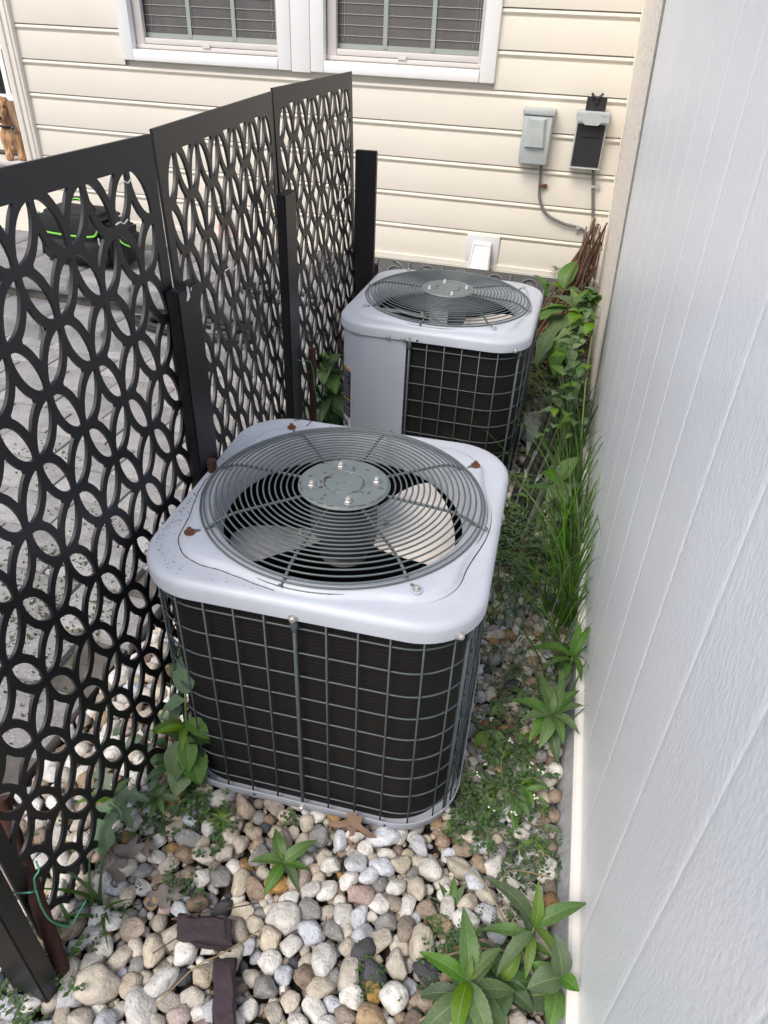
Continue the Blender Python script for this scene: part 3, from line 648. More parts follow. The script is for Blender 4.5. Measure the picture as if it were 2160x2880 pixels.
p4 = GX(811, 570, -0.875); s4 = stake((p4.x, p4.y, -0.03), (p4.x, p4.y, p4.z), 0.013, 'farthest rusty rod, standing against the last black post')
def wire(name, ctrl, r, m, label, cat, grp=None, n=6):
    q = MB(); q.tube(smoothpts(ctrl, n), r, 5); P = Vector(ctrl[0]); return single(name, q, m, label, cat, grp, smooth=True, base=P)
wire('garden_wire', [GX(-20, 1890, -0.80), GY(20, 1925, 0.46), GY(60, 1928, 0.44), GY(76, 1922, 0.45), GY(74, 1898, 0.45), GY(84, 1880, 0.46), GY(78, 1860, 0.47)], 0.0018, MT['green_wire'], 'green wire tying the nearest rusty rod to the fence', 'wire')
wire('garden_wire', [GY(78, 1924, 0.44), GY(90, 1960, 0.44), GY(112, 1990, 0.45), GY(150, 2000, 0.47), GY(168, 1975, 0.49), GY(186, 1945, 0.51)], 0.0018, MT['green_wire'], 'loose end of green wire curling down beside the nearest rod', 'wire')
wire('garden_wire', [GX(634, 776, -0.86), GX(655, 780, -0.845), GX(668, 780, -0.83), GX(676, 800, -0.82), GX(682, 850, -0.81), GX(700, 870, -0.81)], 0.0016, MT['green_wire'], 'green wire tied round the third rod in front of the far air conditioner', 'wire')
for (x, y, s, xx, lb) in ((270, 392, 1, -0.812, 'white twist tie through the top petal of the nearest screen'), (262, 480, 1, -0.812, 'white twist tie hooked on the nearest screen above the black bag'), (497, 580, 1, -0.855, 'white twist tie in the middle of the second screen'), (735, 430, .8, -0.93, 'thin wire hanging on the far screen')):
    wire('twist_tie', [GX(x - 12 * s, y + 6, xx + .006), GX(x - 2 * s, y, xx + 0.012), GX(x + 6 * s, y + 3, xx + .008), GX(x + 14 * s, y - 6, xx + .014)], 0.0014, MT['white_tie'], lb, 'twist tie', 'twist ties on the screens', 4)
# ------------------------------------------------------------------ air conditioners
def rr_pts(h, r, n=24):
    """rounded square, counter-clockwise from the middle of the front side; returns points, outward normals, arc lengths"""
    P = []; cs = [(h - r, -(h - r), -pi / 2), (h - r, h - r, 0), (-(h - r), h - r, pi / 2), (-(h - r), -(h - r), pi)]
    P.append((0, -h, 0, -1))
    for cx, cy, a in cs:
        for k in range(n + 1):
            t = a + pi / 2 * k / n; P.append((cx + r * cos(t), cy + r * sin(t), cos(t), sin(t)))
    P.append((0, -h, 0, -1)); L = [0]
    for a, b in zip(P[:-1], P[1:]): L.append(L[-1] + math.hypot(a[0] - b[0], a[1] - b[1]))
    return P, L
def rr_at(PL, s):
    P, L = PL; s = s % L[-1]
    k = int(np.searchsorted(L, s)); k = max(1, min(k, len(L) - 1)); t = (s - L[k - 1]) / max(1e-9, L[k] - L[k - 1]); a, b = P[k - 1], P[k]
    return tuple(a[i] + (b[i] - a[i]) * t for i in range(4))
def R_rs(t, h, r):
    c, s = abs(cos(t)), abs(sin(t)); m = max(c, s); k = h / m
    if min(c, s) * k <= h - r: return k
    cc = h - r; b = c * cc + s * cc; return b + sqrt(max(0, b * b - (2 * cc * cc - r * r)))
def smax(a, b, k=0.012): 
    d = max(-1, min(1, (a - b) / k)); return (a + b) / 2 + k * (d * d + 1) / 4 if abs(a - b) < k else max(a, b)
TOP = 0.70
def bolt(m, c, r=0.009, mi=0, R=None, n=6):
    m.lathe([(r * 1.45, 0), (r * 1.45, 0.0022), (r, 0.0025), (r, 0.007), (r * 0.75, 0.009), (0.0005, 0.0095)], c, 12 if n > 6 else 6, R, mi)
def air_conditioner(loc, rz, label, near):
    A = thing('air_conditioner', label, 'air conditioner', loc, rz, None)
    # base pan and pad
    m = MB(); m.bbox((0, 0, -0.012), (0.60, 0.60, 0.03), 0.006); part('pad', m, MT['rubber'], A, 40, False)
    PL = rr_pts(0.350, 0.15, 14); P = PL[0]
    m = MB(); m.grid([[(x + nx_ * o, y + ny_ * o, z) for x, y, nx_, ny_ in P] for o, z in ((-0.05, 0.040), (-0.004, 0.040), (0, 0.044), (0.004, 0.072), (0.0015, 0.072), (-0.004, 0.052), (-0.05, 0.050), (-0.33, 0.050))])
    pan = part('base_pan', m, MT['ac'], A, 40, False)
    for s in (-0.33, -0.12, 0.0, 0.2, 0.36, 0.52, -0.5):
        x, y, a, b = rr_at(PL, s); Rn = Vector((a, b, 0)).to_track_quat('Z', 'Y').to_matrix()
        m = MB()
        if s in (0.0, 0.36): bolt(m, (x + a * 0.0035, y + b * 0.0035, 0.058), 0.0065, R=Rn); part('screw', m, MT['zinc'], pan, 30, False)
        else: m.lathe([(0.0035, 0), (0.0035, 0.0008)], (x + a * 0.003, y + b * 0.003, 0.060), 8, Rn); part('hole', m, MT['dark'], pan, False, False)
    # coil
    PC = rr_pts(0.329, 0.14, 14)[0]
    m = MB(); m.grid([[(x, y, z) for x, y, a, b in PC] for z in np.linspace(0.052, 0.655, 3)]); part('coil', m, MT['coil'], A, 40, False)
    m = MB(); nl = 58
    for k in range(nl):
        z = 0.060 + k * 0.0101
        m.grid([[(x + a * o, y + b * o, z + dz) for x, y, a, b in PC] for o, dz in ((0.0, 0), (0.0007, 0.0045), (0.0, 0.009))])
    f_ = part('coil_fins', m, MT['coil'], A, False, False); f_['kind'] = 'stuff'
    # corner panel (sheet steel)
    PG = rr_pts(0.342, 0.14, 14); Ltot = PG[1][-1]
    s0, s1 = (0.52, 1.10) if near else (Ltot - 0.62, Ltot - 0.075)
    m = MB(); ss = np.linspace(s0, s1, 40); m.grid([[tuple((q_[0] + q_[2] * 0.002, q_[1] + q_[3] * 0.002, z)) for q_ in (rr_at(PG, s) for s in ss)] for z in (0.06, 0.66)])
    for se, sg in ((s0, 1), (s1, -1)):
        q_ = rr_at(PG, se); m.add([(q_[0] + q_[2] * 0.002, q_[1] + q_[3] * 0.002, 0.06), (q_[0] + q_[2] * 0.002, q_[1] + q_[3] * 0.002, 0.66), (q_[0] - q_[2] * 0.03, q_[1] - q_[3] * 0.03, 0.66), (q_[0] - q_[2] * 0.03, q_[1] - q_[3] * 0.03, 0.06)], [(0, 1, 2, 3)])
    panel = part('corner_panel', m, MT['ac'], A, 40, False)
    # grille
    inpanel = lambda s: (s0 - 0.004 < (s % Ltot) < s1 + 0.004)
    gp = [s for s in np.arange(0, Ltot, Ltot / 160)]
    for k in range(9):
        z = 0.098 + k * 0.0665
        st0 = s1 + 0.004; n = 130; L2 = Ltot - (s1 - s0) - 0.008
        m = MB(); m.tube([(q_[0], q_[1], z) for q_ in (rr_at(PG, st0 + L2 * i / n) for i in range(n + 1))], 0.0021, 6); part('grille_wire', m, MT['wire'], A, True, False)
    NV = 40; thick = (0.0, 0.345, 0.86, 1.3, 1.72, 2.1) if near else (Ltot - 0.062, 0.33, 0.70, 1.1, 1.5)
    for k in range(NV):
        s = k * Ltot / NV
        if inpanel(s) or min(abs((s - t + Ltot / 2) % Ltot - Ltot / 2) for t in thick) < 0.02: continue
        q_ = rr_at(PG, s); x, y = q_[0] + q_[2] * 0.0035, q_[1] + q_[3] * 0.0035
        m = MB(); m.tube([(x, y, 0.062), (x, y, 0.655)], 0.0021, 6); part('grille_wire', m, MT['wire'], A, True, False)
    for s in thick:
        q_ = rr_at(PG, s); x, y = q_[0] + q_[2] * 0.006, q_[1] + q_[3] * 0.006
        m = MB(); m.tube([(x, y, 0.05), (x, y, 0.3), (x, y, 0.672)], 0.0042, 8); m.lathe([(0.006, 0), (0.009, 0.01), (0.0042, 0.03)], (x, y, 0.655), 8, Matrix.Rotation(pi, 3, 'X'), cap=False); part('grille_bar', m, MT['wire'], A, True, False)
    # top cover
    NT = 160; th = [2 * pi * k / NT for k in range(NT)]
    def prof(t):
        Ro = R_rs(t, 0.351, 0.135); S = smax(R_rs(t, 0.290, 0.105), 0.322, 0.03)
        L_ = [(Ro - 0.004, TOP - 0.044), (Ro, TOP - 0.042), (Ro, TOP - 0.016), (Ro - 0.002, TOP - 0.010), (Ro - 0.008, TOP - 0.003), (Ro - 0.017, TOP)]
        mid = (Ro - 0.02 + S + 0.010) / 2
        L_ += [(max(mid, S + 0.011), TOP), (S + 0.008, TOP), (S + 0.004, TOP + 0.001), (S - 0.001, TOP + 0.005), (S - 0.006, TOP + 0.0095), (S - 0.012, TOP + 0.0115)]
        L_ += [(0.297, TOP + 0.0115), (0.289, TOP + 0.0095), (0.283, TOP + 0.002), (0.277, TOP - 0.012), (0.272, TOP - 0.030), (0.270, TOP - 0.050), (0.270, TOP - 0.056)]
        return L_
    rows = []; pr = [prof(t) for t in th]
    for i in range(len(pr[0])): rows.append([(pr[k][i][0] * cos(th[k]), pr[k][i][0] * sin(th[k]), pr[k][i][1]) for k in range(NT)])
    m = MB(); m.grid(rows, closed_u=True); cover = part('top_cover', m, MT['ac_top'], A, 50, False)
    # dirt line in the groove, near unit only
    PT = rr_pts(0.351, 0.135, 14)
    for s in ((0.0, 0.32, 1.6, -0.35) if near else (-0.14, -0.085, 0.31)):
        x, y, a, b = rr_at(PT, s); Rn = Vector((a, b, 0)).to_track_quat('Z', 'Y').to_matrix(); m = MB(); bolt(m, (x, y, TOP - 0.036), 0.0065, R=Rn, n=12); part('screw', m, MT['zinc'], cover, 30, False)
    # fan: motor, hub, blades
    m = MB(); m.lathe([(0.074, TOP + 0.012), (0.076, TOP + 0.005), (0.076, TOP - 0.10), (0.068, TOP - 0.115), (0.02, TOP - 0.12), (0.012, TOP - 0.17), (0.001, TOP - 0.17)], (0, 0, 0), 40); mot = part('motor', m, MT['motor'], A, 40, False)
    m = MB(); m.lathe([(0.058, TOP - 0.145), (0.058, TOP - 0.118), (0.012, TOP - 0.117)], (0, 0, 0), 24); fan = part('fan', m, MT['alu2'], A, 40, False)
    angs = (24, 207) if near else (-14, 168)
    for bi, a_ in enumerate(angs):
        rows = []
        for i in range(9):
            t = i / 8; r = 0.055 + 0.203 * t; half = radians(36 - 7 * t) ; pitch = 0.34
            row = []
            for j in range(11):
                u = -1 + 2 * j / 10; ang = radians(a_) + half * u * (1 if t < 0.95 else 0.93)
                row.append((r * cos(ang), r * sin(ang), TOP - 0.085 + pitch * (r * half * u) * 0.95 + 0.010 * (1 - u * u) + 0.0025 * sin(9 * t + 2)))
            rows.append(row)
        m = MB(); m.grid(rows); m2 = MB(); m2.grid([[(x, y, z - 0.0016) for x, y, z in r_] for r_ in rows]); m.add(m2.v, [tuple(reversed(f)) for f in m2.f])
        bl = part('blade', m, MT['alu'] if bi == 0 else MT['alu2'], fan, True, False)
        if bi == 0: bl['label'] = 'bright bare metal fan blade'
        m = MB(); bolt(m, (0.10 * cos(radians(a_)), 0.10 * sin(radians(a_)), TOP - 0.074), 0.006); part('rivet', m, MT['zinc'], fan, 30, False)
    # guard: rings, spokes, hub plate
    def gz(r): return TOP + 0.040 + 0.006 * (1 - r / 0.3) - 0.032 * max(0, (r - 0.235) / 0.088) ** 2
    RR = [0.113 + 0.0128 * k for k in range(16)] + [0.3130, 0.3185]
    for k, r in enumerate(RR):
        m = MB(); m.tube([(r * cos(t), r * sin(t), gz(r) + (-0.006 if k == 17 else 0)) for t in np.linspace(0, 2 * pi, 97)[:-1]], 0.0021 if k < 17 else 0.0026, 6, closed=True); part('guard_ring', m, MT['guard'], A, True, False)
    for k in range(8):
        a_ = radians(39 + 45 * k); foot = (k % 2 == 0); m = MB()
        rs = list(np.linspace(0.092, 0.317, 14)); pts = [(r * cos(a_), r * sin(a_), gz(r) - 0.0058) for r in rs]
        a2 = a_
        if foot: pts += [(0.327 * cos(a_), 0.327 * sin(a_), gz(0.3) - 0.010), (0.334 * cos(a2), 0.334 * sin(a2), TOP + 0.014)]
        else: pts += [(0.325 * cos(a_), 0.325 * sin(a_), TOP + 0.014)]
        m.tube(pts, 0.0034, 8); sp = part('guard_spoke', m, MT['guard'], A, True, False)
        if foot:
            c = (0.344 * cos(a2), 0.344 * sin(a2), TOP + 0.0115)
            m = MB(); m.lathe([(0.0115, 0), (0.0115, 0.003), (0.009, 0.0035)], c, 16); part('foot_washer', m, MT['rust'] if (near and k != 6) else MT['ac'], sp, 30, False)
            m = MB(); bolt(m, (c[0], c[1], c[2] + 0.004), 0.0055); part('foot_bolt', m, MT['rust'] if (near and k != 6) else MT['zinc'], sp, 30, False)
    m = MB(); nh = 72; rows = []
    for r in (0.102, 0.100, 0.096, 0.090, 0.082, 0.074, 0.066, 0.058, 0.050, 0.046, 0.0445, 0.0425, 0.041, 0.036, 0.02, 0.002):
        row = []
        for k in range(nh):
            t = 2 * pi * k / nh; x, y = r * cos(t), r * sin(t); z = TOP + 0.0495
            if r > 0.099: z -= 0.005
            if 0.0415 < r < 0.046: z -= 0.002
            for q in range(4):
                ta = radians(112 + 90 * q); bx_, by_ = 0.072 * cos(ta), 0.072 * sin(ta); d = math.hypot(x - bx_, y - by_)
                z -= 0.008 * math.exp(-(d / 0.015) ** 2)
            row.append((x, y, z))
        rows.append(row)
    m.grid(rows, closed_u=True); hub = part('hub_plate', m, MT['hub'], A, 50, False)
    for q in range(4):
        ta = radians(112 + 90 * q); c = (0.072 * cos(ta), 0.072 * sin(ta), TOP + 0.042)
        m = MB(); bolt(m, c, 0.0085); m.lathe([(0.006, 0.0085), (0.0065, 0.012), (0.004, 0.0165), (0.0005, 0.018)], c, 12); part('hub_bolt', m, MT['zinc'], hub, 30, False)
    rg = random.Random(5)
    for rad, nn in ((0.0435, 16), (0.096, 26)):
        if not near and rad > 0.05: continue
        for k in range(nn):
            if rg.random() < 0.35 and rad > 0.05: continue
            a0 = 2 * pi * k / nn; m = MB(); l = 2 * pi / nn * 0.62
            m.tube([(rad * cos(a0 + l * i / 4), rad * sin(a0 + l * i / 4), TOP + 0.0492 - (0.0016 if rad < 0.05 else 0)) for i in range(5)], 0.0011 if near else 0.0007, 4); part('rust_mark', m, MT['rust'] if near else MT['dark'], hub, True, False)
    if not near:
        # printed labels wrapped round the corner panel
        def patch(nm, sa, sb, za, zb_, mt, off, par=panel):
            m = MB(); ss = np.linspace(sa, sb, 14)
            m.grid([[(q_[0] + q_[2] * off, q_[1] + q_[3] * off, z) for q_ in (rr_at(PG, s) for s in ss)] for z in (za, zb_)])
            return part(nm, m, mt, par, False, False)
        c0, c1 = Ltot - 0.50, Ltot - 0.285
        patch('warning_label', c0, c1, 0.335, 0.508, MT['lwhite'], 0.0028); patch('refrigerant_label', c0, c1, 0.21, 0.3345, MT['lwhite'], 0.0028)
        patch('label_field', c0 + .004, c1 - .005, 0.338, 0.492, MT['lblack'], 0.0034); patch('label_field', c0 + .004, c1 - .005, 0.493, 0.505, MT['lorange'], 0.0034)
        patch('label_field', c0 + .004, c1 - .005, 0.300, 0.3365, MT['lblack'], 0.0034)
        patch('label_band', c0 + .004, c1 - .005, 0.372, 0.378, MT['lyellow'], 0.0040)
        rl = random.Random(9); z = 0.487; m = MB()
        while z > 0.305:
            if not (0.366 < z < 0.384):
                e = c1 - 0.012 - rl.choice((0, 0, 0, 0.012, 0.03)); st = c1 - 0.16
                ss = np.linspace(st, e, 10); m.grid([[(q_[0] + q_[2] * 0.0040, q_[1] + q_[3] * 0.0040, zz) for q_ in (rr_at(PG, s) for s in ss)] for zz in (z, z + 0.0022)])
            z -= rl.choice((0.0052, 0.0052, 0.0052, 0.0105))
        t_ = part('label_print', m, MT['lgrey'], panel, False, False); t_['kind'] = 'stuff'
        def wraptext(txt, size, sr, z0, mt):
            cu = bpy.data.curves.new('t', 'FONT'); cu.body = txt; cu.size = size; cu.align_x = 'RIGHT'; cu.offset = 0.0006; o = bpy.data.objects.new('t', cu); COL.objects.link(o)
            dg = bpy.context.evaluated_depsgraph_get(); me = bpy.data.meshes.new_from_object(o.evaluated_get(dg)); bpy.data.objects.remove(o)
            for v in me.vertices:
                q_ = rr_at(PG, sr + v.co.x); v.co = (q_[0] + q_[2] * 0.0042, q_[1] + q_[3] * 0.0042, z0 + v.co.y)
            me.materials.clear(); me.materials.append(mt); link('lettering', me, panel)
        wraptext('R-410A', 0.030, c1 - 0.018, 0.258, MT['lblack']); wraptext('Refrigerant', 0.017, c1 - 0.018, 0.240, MT['lblack'])
        m = MB()
        for k in range(3): 
            ss = np.linspace(c1 - 0.09, c1 - 0.015, 8); m.grid([[(q_[0] + q_[2] * 0.0040, q_[1] + q_[3] * 0.0040, zz) for q_ in (rr_at(PG, s) for s in ss)] for zz in (0.287 - k * 0.006 + 0.004, 0.289 - k * 0.006 + 0.004)])
        t_ = part('label_print', m, MT['lgrey'], panel, False, False); t_['kind'] = 'stuff'
        m = MB(); m.grid([[(0.0775 * cos(t), 0.0775 * sin(t), z) for t in np.linspace(radians(225), radians(285), 10)] for z in (TOP - 0.075, TOP - 0.008)]); np_ = part('name_plate', m, MT['lwhite'], mot, False, False)
        for k in range(7):
            m = MB(); m.grid([[(0.0782 * cos(t), 0.0782 * sin(t), z) for t in np.linspace(radians(229), radians(250 + 27 * rl.random()), 8)] for z in (TOP - 0.068 + k * 0.0085, TOP - 0.065 + k * 0.0085)]); part('print_line', m, MT['lgrey'], np_, False, False)
        m = MB(); x, y, a, b = rr_at(PT, -0.035); Rn = Vector((a, b, 0)).to_track_quat('Z', 'Y').to_matrix(); m.lathe([(0.004, 0), (0.004, 0.0012)], (x, y, TOP - 0.036), 10, Rn); part('hole', m, MT['dark'], cover, False, False)
    else:
        # grime collected along the step of the cover and specks on its left edge
        dm = MB(); rg = random.Random(4)
        def cov(t, d):
            S = smax(R_rs(t, 0.290, 0.105), 0.322, 0.03); return (S + d) * cos(t), (S + d) * sin(t)
        P_ = [(*cov(t, 0.007 + 0.0006 * sin(40 * t)), TOP + 0.0008) for t in np.linspace(radians(172), radians(262), 60)]
        dm.tube(P_, [0.0013 * (0.5 + 0.5 * abs(sin(k * 1.9))) for k in range(60)], 4)
        P_ = [(*cov(t, 0.007), TOP + 0.0006) for t in np.linspace(radians(-50), radians(12), 40)]; dm.tube(P_, [0.0014 * sin(pi * k / 39) for k in range(40)], 4)
        for k in range(560):
            t = radians(rg.gauss(190, 26)); Ro = R_rs(t, 0.351, 0.135); r = Ro - 0.012 - abs(rg.gauss(0, 0.018)); s_ = rg.uniform(0.0005, 0.0016)
            S = smax(R_rs(t, 0.290, 0.105), 0.322, 0.03)
            if r < S + 0.01: continue
            z = TOP + 0.0002 - (0.0035 if Ro - r < 0.02 else 0)
            x, y = r * cos(t), r * sin(t); aa = rg.random() * 6
            dm.add([(x + s_ * cos(aa + q) * rg.uniform(.6, 1.4), y + s_ * sin(aa + q), z + 0.0006) for q in (0, 1.3, 2.5, 3.8, 5)], [(0, 1, 2, 3, 4)])
        t_ = part('grime', dm, MT['grime'], cover, False, False); t_['kind'] = 'stuff'
    return A
ac1 = air_conditioner((-0.420, 1.250, 0), radians(3), 'front air conditioner, wire grille all round and rust-specked fan hub', True)
ac2 = air_conditioner((-0.487, 2.675, 0), radians(1), 'rear air conditioner with a smooth grey corner panel and a warning label', False)
wire('bent_wire', [ac1.location + Vector((-0.235, 0.285, 0.718)), ac1.location + Vector((-0.205, 0.285, 0.728)), ac1.location + Vector((-0.19, 0.29, 0.722)), ac1.location + Vector((-0.195, 0.27, 0.716))], 0.0012, MT['dark'], 'thin bent wire lying on the back of the front unit cover', 'wire')
# ------------------------------------------------------------------ stones
def rock_mesh(seed, facets):
    rg = random.Random(seed); bm = bmesh.new(); bmesh.ops.create_icosphere(bm, subdivisions=3, radius=1.0)
    planes = []
    for k in range(facets):
        n = Vector((rg.gauss(0, 1), rg.gauss(0, 1), rg.gauss(0, 0.8))).normalized(); planes.append((n, rg.uniform(0.58, 0.86)))
    o = Vector((seed * 3.7, seed * 1.3, 0))
    for v in bm.verts:
        d = v.co.normalized(); r = 1 + 0.24 * noise.noise(d * 1.3 + o) + 0.09 * noise.noise(d * 3.1 + o) + 0.02 * noise.noise(d * 8 + o); c = d * r
        for n, h in planes:
            e = c.dot(n) - h
            if e > 0: c -= n * e * 0.92
        c += d * (0.012 * noise.noise(d * 14 + o) + 0.008 * noise.noise(d * 26 + o))
        v.co = c * 0.03
    me = bpy.data.meshes.new('stone'); bm.to_mesh(me); bm.free(); me.shade_smooth(); return me
RK = [rock_mesh(i + 1, (4, 8, 12, 6, 16)[i % 5]) for i in range(15)]
RKA = []
for me in RK:
    co = np.empty(len(me.vertices) * 3); me.vertices.foreach_get('co', co); tri = np.array([[*p.vertices] for p in me.polygons]); RKA.append((co.reshape(-1, 3) / 0.03, tri))
def lowrock(i):
    bm = bmesh.new(); bmesh.ops.create_icosphere(bm, subdivisions=2, radius=1.0); o = Vector((i * 2.1, 0, 3)); 
    for v in bm.verts:
        d = v.co.normalized(); c = d * (1 + 0.2 * noise.noise(d * 1.5 + o) + 0.05 * noise.noise(d * 4 + o)); n = Vector((sin(i), cos(i), 0.6)).normalized(); e = c.dot(n) - 0.75
        if e > 0: c -= n * e * 0.9
        v.co = c
    bm.verts.index_update(); co = np.array([v3(v.co) for v in bm.verts]); tri = np.array([[l.vert.index for l in f.loops] for f in bm.faces]); bm.free(); return co, tri
LOW = [lowrock(i) for i in range(8)]
MESHC = {}
def stone_me(shape, mi):
    k = (shape, mi)
    if k not in MESHC:
        me = RK[shape].copy(); me.materials.clear(); me.materials.append(STONE[mi][1]); me.name = 'stone'; MESHC[k] = me
    return MESHC[k]
def in_unit(x, y, m=0.0):
    for c, r in (((-0.422, 1.262), 3), ((-0.487, 2.675), 1)):
        if abs(x - c[0]) < 0.325 - m and abs(y - c[1]) < 0.325 - m: return True
    return False
rs = random.Random(11)
def gravel_ok(x, y):
    if in_unit(x, y): return False
    if x > wall_x(y, 0) - 0.052: return False
    if x < -1.075 + 0.03 * sin(y * 5): return False
    return True
def pick(x, y, r):
    fg = y < 0.95
    wts = [34, 30, 13, 14, 4, 11, 4, 3, 2] if r > 0.02 and fg else ([20, 28, 10, 17, 5, 14, 6, 3, 4] if fg else [14, 30, 8, 20, 5, 15, 6, 4, 6])
    if x < -0.85: wts = [34, 26, 6, 16, 8, 4, 2, 6, 4]
    return rs.choices(range(9), wts)[0]
placed = []; cell = {}
def near_ok(x, y, r, k):
    ci, cj = int(x / 0.08), int(y / 0.08)
    for a in range(ci - 1, ci + 2):
        for b in range(cj - 1, cj + 2):
            for (px, py, pr) in cell.get((a, b), ()):
                if (px - x) ** 2 + (py - y) ** 2 < (k * (pr + r)) ** 2: return False
    return True
def put(x, y, r, mi, asp=None, forced=False):
    cell.setdefault((int(x / 0.08), int(y / 0.08)), []).append((x, y, r)); placed.append((x, y, r, mi, asp, forced))
# large stones that the photograph shows one by one (sighting, half size, colour)
for (px, py, r, mi) in ((215, 2125, .052, 1), (155, 2150, .036, 2), (300, 2180, .044, 0), (350, 2120, .040, 0), (402, 2055, .037, 0), (455, 2045, .028, 0), (610, 1985, .044, 0), (665, 1970, .034, 5), (768, 1865, .040, 2), (828, 1815, .036, 2), (705, 1925, .030, 0),
      (735, 1820, .032, 2), (782, 1935, .036, 7), (785, 2020, .030, 2), (910, 2045, .044, 1), (700, 2080, .036, 0), (630, 2045, .030, 0), (520, 1825, .030, 1), (455, 1790, .028, 0), (375, 1830, .022, 4), (400, 1850, .030, 4), (285, 2010, .034, 3), (345, 1990, .022, 1), (560, 1850, .034, 5),
      (405, 1730, .030, 3), (590, 2190, .026, 1), (470, 2190, .034, 2), (760, 2160, .030, 0), (850, 2160, .036, 0), (1105, 1925, .036, 0), (1055, 1980, .034, 2), (1185, 1955, .030, 4), (1140, 1885, .026, 5), (655, 1820, .026, 1), (865, 1870, .030, 1), (500, 2075, .034, 1), (545, 2110, .026, 1), (810, 1780, .026, 1),
      (390, 2195, .030, 7), (900, 1785, .026, 5), (855, 1920, .028, 0), (835, 2000, .026, 5), (560, 1975, .020, 5), (95, 2100, .036, 1), (70, 2170, .030, 0), (20, 1980, .034, 0), (240, 1840, .028, 3), (620, 1765, .026, 1), (560, 1765, .024, 5), (595, 1795, .024, 1)):
    p = GZ(px, py, r * 0.5)
    r *= 0.80
    if near_ok(p.x, p.y, r, 0.62): put(p.x, p.y, r, mi, None, True)
def scatter(x0, x1, y0, y1, sizes, tries, k):
    for r0, r1 in sizes:
        for _ in range(tries):
            x, y = rs.uniform(x0, x1), rs.uniform(y0, y1); r = rs.uniform(r0, r1)
            if gravel_ok(x, y) and near_ok(x, y, r, k): put(x, y, r, pick(x, y, r))
scatter(-1.07, 0.24, 0.18, 0.95, ((0.021, 0.028), (0.016, 0.022), (0.012, 0.017), (0.008, 0.012)), 4600, 0.70)
scatter(-1.07, -0.74, 0.9, 1.5, ((0.024, 0.034), (0.018, 0.024), (0.012, 0.018)), 1200, 0.70)
scatter(-0.14, 0.22, 0.9, 2.0, ((0.018, 0.022), (0.014, 0.018), (0.011, 0.014), (0.008, 0.011)), 3000, 0.72)
scatter(-1.07, 0.15, 1.6, 3.4, ((0.02, 0.028), (0.014, 0.02)), 1500, 0.8)
def visible(x, y, z=0.01, m=40):
    px, py, d = PX((x, y, z)); return d > 0.2 and -m < px < 1659 + m and -m < py < 2212 + m
# what hides a stone from the camera: the two units
def hidden(x, y):
    for (cx, cy) in ((-0.422, 1.262), (-0.487, 2.675)):
        n = 24
        for k in range(n):
            t = k / n; qx, qy, qz = x * (1 - t), y * (1 - t), 0.02 * (1 - t) + 1.6 * t
            if abs(qx - cx) < 0.31 and abs(qy - cy) < 0.31 and qz < 0.66: return True
    return False
vis = [(p[2] / math.sqrt(p[0] ** 2 + p[1] ** 2 + 2.4), p) for p in placed if visible(p[0], p[1]) and not hidden(p[0], p[1])]
vis.sort(key=lambda a: -a[0]); chosen = [p for s, p in vis[:300]]; cset = set(id(p) for p in chosen)
MARKS = [(GZ(610, 1870), 'by the six-leaved weed'), (GZ(440, 2035), 'by the upper slate'), (GZ(485, 2160), 'by the lower slate'), (GZ(860, 1800), 'before the front unit'),
         (GZ(130, 2080), 'at the nearest post'), (GZ(1200, 1900), 'against the shed foot'), (GZ(970, 1960), 'by the little rosette weed'), (GZ(1010, 2130), 'by the largest weed'), (GZ(400, 1760), 'at the clover patch'),
         (GZ(250, 1900), 'among the dead leaves'), (GZ(700, 2130), 'in the open gravel'), (Vector((-0.96, 0.9, 0)), 'behind the nearest screen'),
         (GZ(1100, 1400), 'right of the front unit'), (GZ(1130, 1240), 'in the weedy strip'), (GZ(640, 1780), 'under the base pan'), (GZ(300, 2150), 'in the near left corner'), (GZ(850, 2150), 'at the near gravel edge')]
shp = {}
def placement(p):
    x, y, r, mi, asp, forced = p; rg = random.Random(int(x * 9999) * 31 + int(y * 9999))
    a = (r * rg.uniform(1.05, 1.38), r * rg.uniform(0.84, 1.04), r * rg.uniform(0.55, 0.85))
    R = Matrix.Rotation(rg.uniform(0, 2 * pi), 3, 'Z') @ Matrix.Rotation(rg.uniform(-0.3, 0.3), 3, 'X') @ Matrix.Rotation(rg.uniform(-0.3, 0.3), 3, 'Y')
    z = terrain(x, y) + a[2] * 0.62 + (0.010 if r > 0.021 else rg.uniform(-0.004, 0.008))
    return a, R, z, rg
for p in chosen:
    a, R, z, rg = placement(p); i = rg.randrange(15); o = link('stone', stone_me(i, p[3]))
    o.location = (p[0], p[1], z); o.rotation_euler = R.to_euler(); o.scale = tuple(q / 0.03 for q in a)
    rr_ = p[2]; sz = 'large' if rr_ > 0.029 else 'medium' if rr_ > 0.021 else 'small' if rr_ > 0.015 else 'tiny'
    sh = ('angular' if (3, 6, 9, 4, 12)[i % 5] > 8 else 'flat-sided' if (3, 6, 9, 4, 12)[i % 5] > 5 else 'rounded')
    wh = min(MARKS, key=lambda mk: (mk[0] - Vector((p[0], p[1], 0))).length)[1]
    tag(o, f'{sz} {sh} {STONE[p[3]][0]} stone {wh}', 'stone', 'stones in the gravel bed')
_same = {}
for o in [o for o in COL.objects if o.get('category') == 'stone']: _same.setdefault(o['label'], []).append(o)
ORD = ['leftmost', 'second from the left', 'third from the left', 'fourth from the left', 'fifth from the left', 'sixth from the left', 'seventh from the left', 'eighth from the left', 'ninth from the left']
for lb, L in _same.items():
    if len(L) == 2:
        L.sort(key=lambda o: o.location.y)
        L[0]['label'] = lb + ', nearer one'; L[1]['label'] = lb + ', farther one'
    elif len(L) > 2:
        L.sort(key=lambda o: PX(o.location)[0])
        for k, o in enumerate(L): o['label'] = lb + ', ' + ORD[min(k, 8)]
